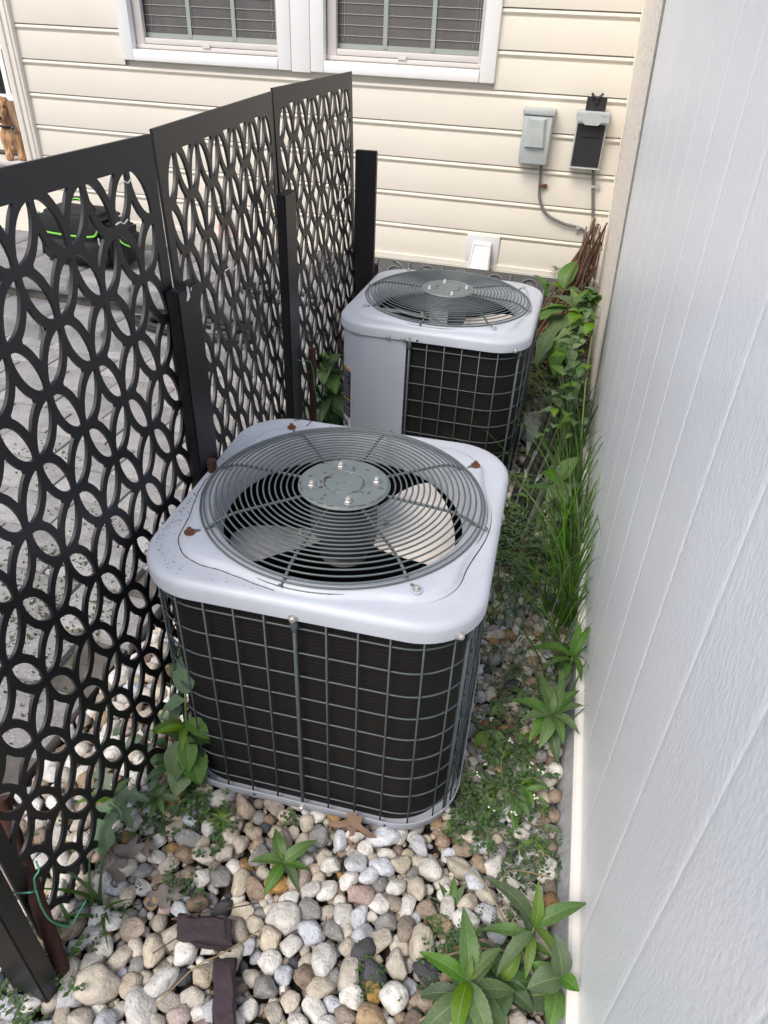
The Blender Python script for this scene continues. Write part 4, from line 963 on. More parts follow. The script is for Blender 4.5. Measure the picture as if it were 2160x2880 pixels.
def join_rocks(name, L, lib, label):
    vs = []; fs = []; mis = []; base = 0
    for p in L:
        a, R, z, rg = placement(p); co, tri = lib[rg.randrange(len(lib))]; A3 = np.array(R) @ np.diag(a); V = co @ A3.T + np.array([p[0], p[1], z])
        vs.append(V); fs.append(tri + base); base += len(V); mis += [p[3]] * len(tri)
    V = np.concatenate(vs); F = np.concatenate(fs); me = bpy.data.meshes.new(name); me.vertices.add(len(V)); me.vertices.foreach_set('co', V.ravel()); me.loops.add(F.size); me.loops.foreach_set('vertex_index', F.ravel().astype(np.int32))
    me.polygons.add(len(F)); me.polygons.foreach_set('loop_start', np.arange(0, F.size, 3, dtype=np.int32)); me.polygons.foreach_set('loop_total', np.full(len(F), 3, dtype=np.int32))
    for n_, m_ in STONE: me.materials.append(m_)
    me.polygons.foreach_set('material_index', np.array(mis, dtype=np.int32)); me.update(calc_edges=True); me.validate(); me.shade_smooth()
    o = link(name, me); tag(o, label, 'gravel', None, 'stuff'); return o
join_rocks('pebbles', [p for p in placed if id(p) not in cset], LOW, 'small mixed river pebbles filling the gravel bed between larger stones')
fill = []
for _ in range(9000):
    y = 0.2 + 3.1 * rs.random() ** 1.5; x = rs.uniform(-1.07, 0.24)
    if gravel_ok(x, y) and visible(x, y): r = rs.uniform(0.006, 0.013); fill.append((x, y, r, rs.choices(range(9), [10, 20, 5, 24, 6, 18, 8, 3, 10])[0], None, False))
def pl2(p):
    rg = random.Random(int(p[0] * 99999)); a = (p[2] * 1.1, p[2] * .9, p[2] * .7); return a, Matrix.Rotation(rg.uniform(0, 6), 3, 'Z'), terrain(p[0], p[1]) - 0.004 + rg.uniform(0, .012), rg
placement_old = placement; placement = pl2
join_rocks('fine_gravel', fill, LOW, 'fine brown and grey gravel down between the pebbles')
placement = placement_old
# slate pieces
def slab_rock(name, c, size, rz, tilt, seed, label):
    bm = bmesh.new(); bmesh.ops.create_cube(bm, size=1); bmesh.ops.subdivide_edges(bm, edges=bm.edges[:], cuts=7, use_grid_fill=True); o_ = Vector((seed, 0, 0))
    for v in bm.verts:
        p = Vector((v.co.x * size[0], v.co.y * size[1], v.co.z * size[2])); e = max(abs(v.co.x), abs(v.co.y)) * 2
        p.x += 0.012 * noise.noise(Vector((p.y * 25, p.z * 10, 0)) + o_); p.y += 0.010 * noise.noise(Vector((p.x * 25, p.z * 40, 2)) + o_); p.z += 0.006 * noise.noise(Vector((p.x * 18, p.y * 18, 5)) + o_) - (0.006 if e > 0.97 and v.co.z > 0 else 0)
        v.co = p
    me = bpy.data.meshes.new(name); bm.to_mesh(me); bm.free(); me.materials.append(MT['slate']); shade_auto(me, 28)
    o = link(name, me); o.location = c; o.rotation_euler = (tilt[0], tilt[1], rz); return tag(o, label, 'slate', 'purple slate pieces on the gravel')
_d = GZ(505, 2022, .045) - GZ(378, 2002, .045); _e = GZ(485, 2080, .045) - GZ(484, 2200, .045)
slab_rock('slate_piece', GZ(443, 2012, 0.045), (0.112, 0.046, 0.035), atan2(_d.y, _d.x), (0.12, 0.04), 1, 'dark purple slate piece lying crosswise on the pebbles')
slab_rock('slate_piece', GZ(484, 2150, 0.045), (0.042, 0.13, 0.03), atan2(_e.y, _e.x) - pi / 2, (0.05, -0.05), 7, 'dark purple slate piece pointing away, at the front edge of the gravel')
# ------------------------------------------------------------------ leaves and weeds
def leaf_me(name, L, W, m, ser=0.0, droop=0.35, fold=0.25, wav=0.04, lob=0, nseg=14):
    """leaf along +Y from the origin, unit scale in metres"""
    rows = []; 
    for i in range(nseg + 1):
        t = i / nseg; w_ = W * (sin(pi * min(1, t ** 0.8)) ** 0.85 + 0.02)
        if t > 0.999: w_ = 0.0004
        if lob: w_ *= 1 - 0.55 * (0.5 + 0.5 * cos(t * lob * 2 * pi)) * (1 if t < 0.85 else 0.3)
        elif ser: w_ *= 1 + ser * (1 if i % 2 else -1)
        z0 = L * (0.10 * sin(t * pi) - droop * t * t); row = []
        for u in (-1, -0.55, -0.045, 0.045, 0.55, 1): row.append((u * w_, L * t * (1 - 0.10 * t * droop) , z0 + fold * w_ * abs(u) ** 1.2 * 0.9 - (0.006 * W / 0.2 if abs(u) < 0.05 else 0) + wav * W * sin(t * 13 + u * 2) * abs(u)))
        rows.append(row)
    mb = MB(); mb.grid(rows); mb.mi = [1 if k % 5 == 2 else 0 for k in range(len(mb.f))]; me = mb.mesh('leaf', [m, MT['rib']]); me.shade_smooth(); return me
LM = {}
def lm(kind, tone):
    k = (kind, tone)
    if k not in LM:
        a = {'lance': dict(L=1, W=0.135, ser=0.0, droop=0.30, nseg=14), 'serr': dict(L=1, W=0.175, ser=0.05, droop=0.28, nseg=22), 'broad': dict(L=1, W=0.26, ser=0.0, droop=0.25, nseg=14),
             'oval': dict(L=1, W=0.36, ser=0.04, droop=0.2, nseg=16), 'lobed': dict(L=1, W=0.30, ser=0, lob=4, droop=0.35, nseg=32), 'toothed': dict(L=1, W=0.30, lob=2, droop=0.45, fold=0.1, nseg=24)}[kind]
        LM[k] = leaf_me(kind, m=LEAF[tone], **a)
    return LM[k]
rp = random.Random(21)
def add_leaf(root, base, az, el, size, kind, tone, roll=0):
    o = link('leaf', lm(kind, tone), root); o.location = Vector(base)
    R = Matrix.Rotation(az - pi / 2, 4, 'Z') @ Matrix.Rotation(el, 4, 'X') @ Matrix.Rotation(roll, 4, 'Y'); o.rotation_euler = R.to_euler(); o.scale = (size * rp.uniform(.85, 1.1), size, size)
    return o
def rosette(name, label, loc, h, leaves, kind='serr', tone='mid', stem=True, lean=(0, 0), grp=None, stemw=0.0022):
    """leaves: list of (azimuth deg, elevation deg, length, height fraction)"""
    t = thing(name, label, 'weed', loc, 0, grp)
    pts = [Vector((lean[0] * k / 5, lean[1] * k / 5, h * k / 5 - 0.01)) for k in range(6)]
    m = MB(); m.tube(pts, [stemw * (1.2 - 0.08 * k) for k in range(6)], 6); part('stem', m, MT['stem'], t, True, False)
    for L in leaves:
        az, el, ln, hf = L[:4]
        if t.location.x > -0.3:
            for _ in range(30):
                e_ = Vector((cos(radians(az)) * cos(radians(el)), sin(radians(az)) * cos(radians(el)), sin(radians(el)) - 0.2)) * ln + t.location + Vector((lean[0] * hf, lean[1] * hf, h * hf))
                if e_.x < wall_x(e_.y, e_.z) - (0.006 if e_.z > 0.13 else 0.045): break
                ln *= 0.94; el = min(80, el + 1.5)
        tn = L[4] if len(L) > 4 else tone; kd = L[5] if len(L) > 5 else kind
        b = Vector((lean[0] * hf, lean[1] * hf, h * hf - 0.008)); add_leaf(t, b, radians(az), radians(el), ln, kd, tn, rp.uniform(-.25, .25))
    return t
def ring_leaves(n, ln, el, hf, a0=0, jit=12, tone=None): 
    out = []
    for k in range(n):
        L = [a0 + 360 * k / n + rp.uniform(-jit, jit), el + rp.uniform(-8, 8), ln * rp.uniform(0.82, 1.12), hf + rp.uniform(-.05, .05)]
        if tone: L.append(tone)
        out.append(tuple(L))
    return out
# five-leaved weed in front of the unit
c = GZ(612, 1862, 0.05); rosette('weed', 'small green weed with six serrated leaves growing from the pebbles before the front unit', (c.x, c.y, 0), 0.055, [(-100, 5, .075, 1), (-170, 8, .075, 1), (128, 25, .078, 1), (48, 22, .085, 1), (5, 8, .058, 1), (-35, 2, .070, 1), (150, 45, .03, 1.05, 'bright')])
# big weed at lower right
c = GZ(1010, 2120, 0.13); rosette('weed', 'largest leafy weed at the front edge, long pointed leaves', (c.x, c.y, 0), 0.14,
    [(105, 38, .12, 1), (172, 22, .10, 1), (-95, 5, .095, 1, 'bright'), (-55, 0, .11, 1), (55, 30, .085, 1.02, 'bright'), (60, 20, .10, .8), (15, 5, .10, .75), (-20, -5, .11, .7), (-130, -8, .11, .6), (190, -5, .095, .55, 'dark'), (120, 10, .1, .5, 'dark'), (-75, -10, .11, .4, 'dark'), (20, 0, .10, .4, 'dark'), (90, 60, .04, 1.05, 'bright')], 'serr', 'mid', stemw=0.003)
c = GZ(1155, 2000, 0.13); rosette('weed', 'leafy weed with four long upright leaves touching the white rail', (c.x, c.y, 0), 0.135,
    [(150, 28, .125, 1), (95, 62, .085, 1.0, 'bright'), (32, 30, .13, 1), (-45, 20, .085, 1, 'bright'), (-125, 0, .11, .85), (110, 20, .1, .6, 'dark'), (185, 5, .10, .7), (-90, -5, .08, .8, 'bright'), (-20, 0, .09, .5), (-60, -10, .09, .45)], 'lance', 'mid', stemw=0.003)
c = GZ(1212, 2115, 0.11); rosette('weed', 'weed with oval leaves overlapping the white rail near the front edge', (c.x, c.y, 0), 0.125,
    [(-30, 10, .062, 1, 'mid'), (-150, 5, .07, 1), (115, 50, .075, 1, 'mid', 'broad'), (160, 25, .06, .7), (45, 25, .055, .8), (-95, 5, .07, .6), (200, 0, .08, .4, 'dark'), (80, 30, .08, .5, 'dark')], 'oval', 'mid')
c = GZ(1085, 2120, 0.06); rosette('weed', 'low dark leaved weed between the two largest weeds', (c.x, c.y, 0), 0.075, ring_leaves(7, .085, 8, .9, 20) + ring_leaves(5, .08, -5, .5, 50, tone='dark') + [(60, 40, .06, 1, 'bright')], 'broad', 'dark')
# big rosette on the right
c = GZ(1192, 1545, 0.12); rosette('weed', 'broad-leaved rosette weed against the shed base right of the front unit', (c.x, c.y, 0), 0.13,
    [(118, 35, .115, 1), (80, 45, .10, 1), (52, 38, .10, 1), (28, 30, .085, 1), (172, 18, .115, .95), (205, 8, .085, 1.02), (238, 0, .095, .95), (262, 0, .10, 1), (-60, 0, .105, .98), (-25, 8, .095, 1.02), (100, 62, .05, 1.08), (140, 10, .10, .8, 'dark'), (-5, 10, .08, .8), (290, -10, .10, .7, 'dark'), (-40, -5, .08, .7)], 'serr', 'mid', stemw=0.003)
c = GZ(1245, 1420, 0.14); rosette('weed', 'weed with long pointed leaves leaning on the shed above the broad-leaved rosette', (c.x - .01, c.y, 0), 0.15,
    [(62, 45, .125, 1), (85, 55, .10, .95), (178, 10, .125, 1), (30, 25, .075, 1), (-5, 5, .06, 1), (-62, -8, .105, 1), (205, 0, .09, .9), (250, -10, .08, .8), (-100, -12, .09, .7, 'dark'), (160, 0, .08, .7, 'dark')], 'lance', 'mid', stemw=0.003)
# branched weeds of the strip: several leaning stems with alternate leaves
def branched(label, loc, stems, tone, kind='lance', flowers=0, name='weed'):
    """stems: (azimuth deg, length, rise 0..1, leaves, leaf length)"""
    t = thing(name, label, 'weed', loc)
    for az, ln, rise, nl, ll in stems:
        d = Vector((cos(radians(az)), sin(radians(az)), 0)); P = []
        for k in range(9):
            u = k / 8; P.append(d * ln * u * (1 - 0.3 * rise) + Vector((0, 0, ln * rise * sin(u * 1.9) + 0.01)) + Vector((-d.y, d.x, 0)) * 0.012 * sin(u * 5 + az))
        tip = P[-1] + Vector(loc)
        sh = max(0, tip.x - (wall_x(tip.y, tip.z) - 0.02)); P = [p - Vector((sh * k / 8, 0, 0)) for k, p in enumerate(P)]
        m = MB(); m.tube(P, [0.0017 * (1.2 - 0.09 * k) for k in range(9)], 5); part('stem', m, MT['stem'] if rp.random() < .6 else MT['stemd'], t, True, False)
        for q in range(nl):
            u = 0.25 + 0.75 * q / max(1, nl - 1); p = P[min(8, int(u * 8))]; a = radians(az) + (0.9 if q % 2 else -0.9) * (1.15 - 0.6 * u) + rp.uniform(-.4, .4)
            if q == nl - 1: a = radians(az)
            l_ = ll * rp.uniform(.7, 1.15) * (1.1 - 0.35 * u); e = Vector(loc) + p + Vector((cos(a), sin(a), 0)) * l_
            if e.x > wall_x(e.y, e.z) - 0.008: a = pi - a; 
            add_leaf(t, p, a, rp.uniform(-.35, .35), l_, rp.choice((kind, kind, 'broad' if kind == 'lance' else kind)), rp.choice((tone, tone, 'dark', 'mid')), rp.uniform(-.5, .5))
        for q in range(flowers):
            c_ = P[-1] + Vector((rp.uniform(-.008, .008), rp.uniform(-.008, .008), rp.uniform(0, .012))); m = MB(); m.lathe([(.0005, -.0022), (.0025, -.001), (.0028, .001), (.0005, .0022)], c_, 6); part('flower', m, MT['white_tie'], t, True, False)
    return t
c = GZ(1090, 1700, 0.02); branched('weed with drooping pointed leaves and tiny white flowers right of the base pan', (c.x, c.y, 0), [(-70, .13, .55, 8, .06), (-25, .11, .6, 7, .055), (20, .10, .6, 7, .055), (100, .12, .5, 7, .05), (200, .09, .6, 6, .05), (-110, .11, .4, 6, .05)], 'mid', flowers=4)
c = GZ(1165, 1790, 0.02); branched('small drooping weed close to the grey kick plate', (c.x - .01, c.y, 0), [(-80, .08, .4, 5, .05), (150, .07, .5, 5, .045), (60, .06, .6, 4, .045)], 'mid')
c = GZ(1105, 1620, 0.02); branched('sprawling weed with dusty leaves between the front unit and the rosette weed', (c.x, c.y, 0), [(80, .12, .4, 7, .05), (150, .10, .4, 6, .045), (-60, .09, .5, 6, .05), (230, .11, .3, 6, .045), (10, .07, .5, 5, .04)], 'dusty', 'toothed', flowers=3)
c = GZ(1035, 1570, 0.02); branched('low bright weed at the right corner of the front unit', (c.x + .01, c.y, 0), [(-60, .07, .6, 5, .055), (60, .07, .6, 5, .05), (170, .03, .9, 3, .04)], 'bright', 'broad')
c = GZ(1085, 1480, 0.02); branched('thin straggling weed with sparse leaves on the small pebbles', (c.x, c.y, 0), [(70, .14, .4, 5, .035), (130, .12, .5, 5, .035), (-40, .12, .4, 5, .035), (200, .08, .4, 4, .03)], 'dusty', flowers=2)
c = GZ(1120, 1290, 0.02); branched('straggling weed in the small pebbles below the dead leaves', (c.x, c.y, 0), [(60, .16, .5, 6, .045), (160, .12, .4, 5, .04), (-50, .13, .4, 5, .04)], 'mid')
c = GZ(1150, 1120, 0.02); branched('weed with spreading stems beside the rear unit corner', (c.x, c.y, 0), [(40, .20, .7, 7, .07), (120, .18, .6, 7, .07), (-40, .18, .6, 7, .06), (200, .14, .6, 6, .06)], 'mid', flowers=3)
c = GZ(1180, 1870, 0.02); branched('fine low weed among stones below the drooping weed', (c.x - .02, c.y, 0), [(170, .06, .3, 6, .02), (-120, .06, .3, 6, .02), (60, .05, .4, 5, .02)], 'mid', 'oval')
c = GZ(1030, 2070, 0.02); branched('fine-leaved weed under the pale stalk', (c.x, c.y, 0), [(170, .07, .3, 8, .018), (100, .06, .3, 7, .018), (-150, .06, .3, 7, .018), (10, .06, .3, 6, .018)], 'mid', 'oval')
c = GZ(110, 2110, 0.02); branched('creeping weed with tiny paired leaves at the near left corner', (c.x, c.y, 0), [(170, .10, .3, 9, .018), (60, .09, .4, 9, .018), (20, .09, .3, 8, .018), (120, .08, .5, 8, .018)], 'mid', 'oval')
c = GZ(390, 1640, 0.02); branched('weed with dry curled stems against the left side of the front unit', (c.x, c.y, 0), [(120, .22, 1.1, 8, .06), (200, .16, .8, 6, .06), (-90, .12, .6, 6, .055)], 'dusty', 'broad')
c = GZ(975, 1960, 0.03); rosette('weed', 'little upright rosette weed among pale stones', (c.x, c.y, 0), 0.02, [(95, 50, .07, 1), (70, 45, .065, 1), (130, 40, .06, 1), (40, 20, .05, 1), (200, 10, .05, 1), (-60, 5, .045, 1), (-100, 5, .05, 1), (160, 20, .05, 1), (10, 10, .05, 1)], 'lance', 'mid')
c = GZ(478, 1775, 0.03); rosette('weed', 'small bright green weed left of the base pan', (c.x, c.y, 0), 0.045, ring_leaves(9, .035, 25, .95) + ring_leaves(6, .035, 5, .5), 'lance', 'bright')
# by the fence, left of the front unit
c = GZ(375, 1560, 0.25); vine = rosette('weed', 'tall weed with dusty arrow leaves between the fence and the front unit', (c.x, c.y - 0.0, 0), 0.34,
    [(200, -25, .10, .95, 'dusty', 'toothed'), (100, 60, .12, 1.0, 'dusty', 'broad'), (-10, -15, .07, .75), (185, 5, .09, .62, 'bright', 'broad'), (260, -40, .11, .55, 'mid', 'broad'), (-60, -30, .085, .6), (-95, -50, .12, .5, 'mid', 'toothed'), (-40, -20, .09, .45, 'mid', 'oval'), (150, 0, .08, .5), (230, -35, .11, .42, 'dusty', 'toothed'),
     (10, 10, .06, .55, 'dark', 'oval'), (120, 20, .08, .45, 'dark', 'broad'), (-80, -10, .09, .35, 'mid', 'oval'), (170, -20, .08, .3, 'dark'), (-20, 0, .07, .3, 'dark', 'oval'), (215, 15, .07, .68, 'bright', 'lance'), (-70, 10, .07, .7, 'bright', 'lance')], 'broad', 'mid', lean=(0.03, 0.02), stemw=0.0035)
c = GZ(245, 1745, 0.08); rosette('weed', 'weed with dusty whitish toothed leaves at the bottom edge of the fence', (c.x, c.y, 0), 0.13, [(140, 25, .10, 1, 'dusty', 'lobed'), (20, 5, .085, 1, 'dusty', 'lobed'), (-75, -20, .12, .95, 'dusty', 'toothed'), (-20, -5, .08, .9, 'dusty', 'lobed'), (185, 5, .09, .9, 'bright', 'toothed'), (60, 30, .06, 1, 'mid', 'lance'), (220, -15, .07, .7, 'mid', 'toothed')], 'lobed', 'dusty')
c = GZ(345, 1730, 0.04); rosette('weed', 'low spreading weed between the fence and the clover patch', (c.x, c.y, 0), 0.07, ring_leaves(9, .06, 12, .9) + ring_leaves(5, .06, 0, .5, tone='dark'), 'lance', 'mid')
# behind the middle screen, left of the rear unit
for k, (px, py, hh) in enumerate(((705, 860, .35), (695, 800, .42), (715, 905, .25))):
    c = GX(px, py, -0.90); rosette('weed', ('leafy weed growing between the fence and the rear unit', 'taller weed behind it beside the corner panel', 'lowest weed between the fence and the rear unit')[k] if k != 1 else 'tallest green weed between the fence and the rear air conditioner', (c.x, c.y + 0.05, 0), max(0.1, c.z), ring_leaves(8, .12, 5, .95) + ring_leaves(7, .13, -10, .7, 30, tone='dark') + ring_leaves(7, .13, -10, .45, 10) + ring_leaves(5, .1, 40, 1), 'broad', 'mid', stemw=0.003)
# tall big-leaved plant near the far corner
c = GZ(1235, 700, 0.42); rosette('weed', 'tall weed with large notched leaves beside the rear unit at the corner', (c.x, c.y, 0), 0.50,
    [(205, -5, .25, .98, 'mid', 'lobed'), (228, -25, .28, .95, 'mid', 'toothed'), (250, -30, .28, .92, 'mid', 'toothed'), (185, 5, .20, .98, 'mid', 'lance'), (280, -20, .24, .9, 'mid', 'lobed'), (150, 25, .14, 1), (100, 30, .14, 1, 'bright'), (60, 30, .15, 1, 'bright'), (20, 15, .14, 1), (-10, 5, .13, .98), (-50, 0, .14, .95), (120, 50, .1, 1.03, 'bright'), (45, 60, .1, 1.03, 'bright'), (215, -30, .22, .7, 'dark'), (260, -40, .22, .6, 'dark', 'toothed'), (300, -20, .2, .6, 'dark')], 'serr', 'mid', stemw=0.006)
# creeping vine at the shed corner
c = GZ(1280, 870, 0.05); v0 = Vector((wall_x(2.75, .3) - .05, 2.72, 0)); vt = thing('vine', 'vine with small round leaves climbing at the corner of the shed', 'vine', v0)
pts = [GY(1255, 950, 2.5), GY(1262, 860, 2.6), GY(1272, 770, 2.7), GY(1283, 700, 2.78), GY(1290, 655, 2.84), GY(1292, 630, 2.86)]
for p in pts: p.x = min(p.x, wall_x(p.y, p.z) - 0.012)
m = MB(); m.tube(smoothpts([p for p in pts], 5), 0.003, 5); part('stem', m, MT['stem'], vt, True)
sp_ = smoothpts(pts, 14)
for k in range(92):
    p = sp_[min(len(sp_) - 1, int(len(sp_) * (k / 92) ** 0.9))] - v0 + Vector((rp.uniform(-.11, .012), rp.uniform(-.06, .06), rp.uniform(-.03, .03))) * (1.3 - k / 80)
    add_leaf(vt, p, rp.uniform(pi * 0.7, 1.6 * pi), rp.uniform(-.5, .5), rp.uniform(.035, .07), 'oval', rp.choice(('mid', 'mid', 'dark', 'bright')))
c = GZ(1205, 1060, 0.15); rosette('weed', 'weed with two big smooth leaves rising from the long grass', (c.x, c.y, 0), 0.20, [(60, 50, .12, 1), (130, 5, .12, .95), (-75, -15, .12, 1), (-110, -5, .10, .9), (20, 20, .10, .8, 'dark'), (170, 10, .12, .7, 'dark')], 'broad', 'mid', stemw=0.003)
# ------------------------------------------------------------------ grass and ground cover
def blade(mb, base, az, h, lean, w_, n=7, curl=1.0):
    d = Vector((cos(az), sin(az), 0)); s = Vector((-sin(az), cos(az), 0)); L = []; R_ = []
    for i in range(n + 1):
        t = i / n; p = Vector(base) + d * (lean * h * t ** 1.8) + Vector((0, 0, h * (t - 0.32 * curl * lean * t ** 3))); ww = w_ * (1 - t ** 2) + 0.0003
        L.append(p - s * ww); R_.append(p + s * ww)
    mb.grid([L, R_])
gr = MB()
for k in range(600):
    if k < 350: y = rp.uniform(1.75, 3.0); x = wall_x(y, 0) - 0.02 - abs(rp.gauss(0, 0.05)); h = rp.uniform(.15, .60)
    elif k < 510: y = rp.uniform(1.65, 2.3); x = rp.uniform(-0.12, 0.13); h = rp.uniform(.05, .15)
    else: y = rp.uniform(1.3, 1.85); x = wall_x(y, 0) - 0.03 - abs(rp.gauss(0, 0.05)); h = rp.uniform(.10, .30)
    az = rp.uniform(0, 2 * pi) if k % 3 else rp.uniform(pi * .7, pi * 1.6)
    blade(gr, (x, y, terrain(x, y)), az, h, rp.uniform(.15, 1.0), rp.uniform(.0018, .0044))
single('grass', gr, MT['grass'], 'long green grass blades along the foot of the white shed', 'grass', kind='stuff', smooth=True)
gr = MB()
for (px, py, n, h) in ((215, 1960, 5, .14), (228, 1985, 4, .12), (165, 2010, 2, .1)):
    c = GZ(px, py)
    for k in range(n): blade(gr, (c.x + rp.uniform(-.01, .01), c.y + rp.uniform(-.01, .01), 0), rp.uniform(0, 2 * pi), h * rp.uniform(.7, 1.2), rp.uniform(.3, 1.0), .0048, 8)
single('grass_tuft', gr, MT['grass'], 'few wide bright grass blades in the pebbles beside the lower fence edge', 'grass', smooth=True, kind='stuff')
def clover(mb, c, s):
    for k in range(3):
        a = rp.uniform(0, 6) if k == 0 else a + 2.094
        d = Vector((cos(a), sin(a), 0.15)); e = Vector((-sin(a), cos(a), 0)); b = Vector(c)
        mb.add([b, b + d * s * .5 + e * s * .42, b + d * s * .98 + e * s * .30, b + d * s * .86, b + d * s * .98 - e * s * .30, b + d * s * .5 - e * s * .42], [(0, 1, 2, 3), (0, 3, 4, 5)])
def sprig(mb, c, s, n=7):
    a = rp.uniform(0, 6); d = Vector((cos(a), sin(a), rp.uniform(.2, 1.0))).normalized()
    for k in range(n):
        b = Vector(c) + d * s * k / n; q = a + (1.2 if k % 2 else -1.2) + rp.uniform(-.4, .4); e = Vector((cos(q), sin(q), rp.uniform(-.1, .5))).normalized(); f = Vector((-sin(q), cos(q), 0)) * s * .09; l = s * .34 * (1.1 - k / n)
        mb.add([b, b + e * l * .5 + f, b + e * l, b + e * l * .5 - f], [(0, 1, 2, 3)])
cv = MB()
def patch_(px, py, rx, ry, n, kind, s0, s1, zmax=0.04):
    c = GZ(px, py, 0.02)
    for k in range(n):
        x = c.x + rp.gauss(0, rx); y = c.y + rp.gauss(0, ry)
        if in_unit(x, y, -0.0) or x > wall_x(y, 0) - 0.01: continue
        p = (x, y, terrain(x, y) + rp.uniform(0.012, zmax)); s = rp.uniform(s0, s1)
        clover(cv, p, s) if kind == 'c' else sprig(cv, p, s, 8)
patch_(410, 1745, .045, .03, 150, 'c', .008, .014, .06); patch_(480, 1800, .012, .035, 60, 'c', .007, .012, .05); patch_(350, 1775, .03, .03, 50, 'c', .008, .013)
patch_(1040, 1790, .025, .05, 75, 'c', .008, .014, .07); patch_(1000, 1740, .03, .04, 40, 's', .03, .06, .05); patch_(1085, 1690, .04, .08, 80, 's', .03, .07, .06)
patch_(1110, 1520, .05, .10, 60, 's', .03, .06, .04); patch_(1100, 1330, .07, .15, 30, 's', .03, .06, .04); patch_(1150, 1850, .04, .04, 60, 's', .02, .045); patch_(1000, 2060, .05, .03, 60, 's', .02, .045, .03)
patch_(960, 2120, .04, .04, 40, 's', .02, .05, .03); patch_(790, 2120, .02, .03, 22, 's', .02, .04, .03); patch_(390, 1925, .02, .012, 16, 's', .03, .05); patch_(630, 1770, .012, .01, 14, 'c', .008, .012); patch_(50, 2130, .05, .05, 80, 's', .03, .06, .05); patch_(1120, 1200, .08, .1, 150, 's', .04, .09, .09)
patch_(1200, 780, .05, .15, 90, 's', .05, .10, .30); patch_(1245, 920, .03, .2, 60, 's', .05, .10, .2); patch_(270, 1980, .03, .02, 16, 's', .02, .04); patch_(1110, 1990, .03, .05, 50, 's', .02, .04); patch_(200, 1800, .04, .05, 30, 's', .03, .05)
single('ground_cover', cv, MT['clover'], 'clover and fine weeds creeping over the gravel', 'ground cover', kind='stuff')
ms = MB()
for (px, py, rx, ry, n) in ((50, 1290, .1, .1, 260), (80, 990, .12, .06, 160), (60, 690, .12, .05, 150), (110, 1200, .15, .02, 120), (250, 1130, .15, .03, 120), (30, 1390, .05, .12, 160), (150, 1420, .03, .15, 150), (100, 1240, .05, .2, 130), (230, 1290, .02, .2, 120)):
    c = GZ(px, py, 0.04)
    for k in range(n):
        x, y = c.x + rp.gauss(0, rx), c.y + rp.gauss(0, ry); a = rp.uniform(0, 6); s = rp.uniform(.006, .016)
        if x > -0.88: continue
        d = Vector((cos(a), sin(a), rp.uniform(.3, 1))).normalized(); e = Vector((-sin(a), cos(a), 0)) * s * .3; b = Vector((x, y, 0.038)); ms.add([b, b + d * s * .5 + e, b + d * s, b + d * s * .5 - e], [(0, 1, 2, 3)])
single('moss', ms, MT['moss'], 'moss and tiny weeds in the joints of the paving', 'moss', kind='stuff')
# stalks and roots lying on the gravel
for (P_, lb) in (([(1190, 1895, .02), (1110, 1880, .04), (1085, 1900, .05), (1100, 1920, .05), (1150, 1950, .03), (1205, 2000, .02)], 'thin tan runner looping over stones right of the rosette'),
                 ([(925, 2075, .03), (1000, 2055, .06), (1060, 2050, .06), (1160, 2070, .04)], 'pale straight stalk lying under the largest weeds'),
                 ([(1160, 2120, .03), (1120, 2040, .05), (1085, 1980, .05), (1040, 1900, .03), (960, 1850, .02)], 'long tan runner slanting from the largest weeds'),
                 ([(900, 2210, .02), (960, 2170, .05), (1010, 2145, .05)], 'brown woody stem at the bottom of the gravel'),
                 ([(330, 2060, .03), (430, 1990, .03), (370, 1985, .05), (480, 1965, .04), (560, 1950, .03)], 'tangled dark roots beside the purple slate'),
                 ([(690, 2030, .05), (700, 2010, .06), (705, 1980, .05)], 'short dry straw standing between stones'),
                 ([(330, 2180, .03), (420, 2090, .06), (480, 2060, .06), (560, 2010, .04)], 'thin straw lying across the two slates')):
    wire('stalk', [GZ(a, b, z + 0.02) for a, b, z in P_], 0.0013 if 'thin' in lb or 'straw' in lb or 'roots' in lb else 0.0022, MT['straw'] if 'roots' not in lb else MT['twig'], lb, 'stalk', 'dry stalks on the gravel')
# dead leaves
def oak_leaf(s, m, seed, lobes=3):
    rg = random.Random(seed); pts = []; n = 40
    for i in range(n):
        t = i / n * 2 * pi; r = s * (0.42 + 0.30 * abs(cos(lobes * t / 1.0)) ** 1.5 + 0.05 * rg.random()); pts.append((r * cos(t) * 0.75, r * sin(t) * 1.25))
    mb = MB(); rows = []
    for f in (1, .8, .6, .4, .2, .01): rows.append([(x * f, y * f, 0.22 * s * sin(3 * x / s + seed) * cos(3.2 * y / s) + 0.03 * s * rg.uniform(-1, 1)) for x, y in pts])
    rows = [[(x, y, 0.35 * s * sin(2.6 * x / s + seed) * cos(2.9 * y / s + seed)) for (x, y, z) in r] for r in rows]
    mb.grid(rows, closed_u=True); mb.tube([(0, -0.5 * s, 0), (0, -1.0 * s, 0.02 * s)], s * 0.02, 5); me = mb.mesh('dead_leaf', m); me.shade_smooth(); return me
def spiky_leaf(s, m):
    """leaf with pointed lobes, hanging"""
    out = [(0, -1.0), (.05, -.5), (.07, -.2), (.30, -.12), (.62, -.28), (.95, -.22), (.72, -.02), (.45, .10), (.28, .2), (.34, .5), (.12, .45), (.02, .62), (-.08, .45), (-.3, .55), (-.25, .22), (-.45, .08), (-.85, .02), (-1.0, -.12), (-.55, -.22), (-.25, -.1), (-.1, -.3), (-.16, -.62), (-.05, -.8)]
    mb = MB(); rows = [[(x * f * s, y * f * s, 0.14 * s * sin(2.5 * x * f) * cos(2 * y * f) + 0.06 * s * (x * f) ** 2) for x, y in out] for f in (1, .7, .4, .02)]
    mb.grid(rows, closed_u=True); me = mb.mesh('dead_leaf', m); me.shade_smooth(); return me
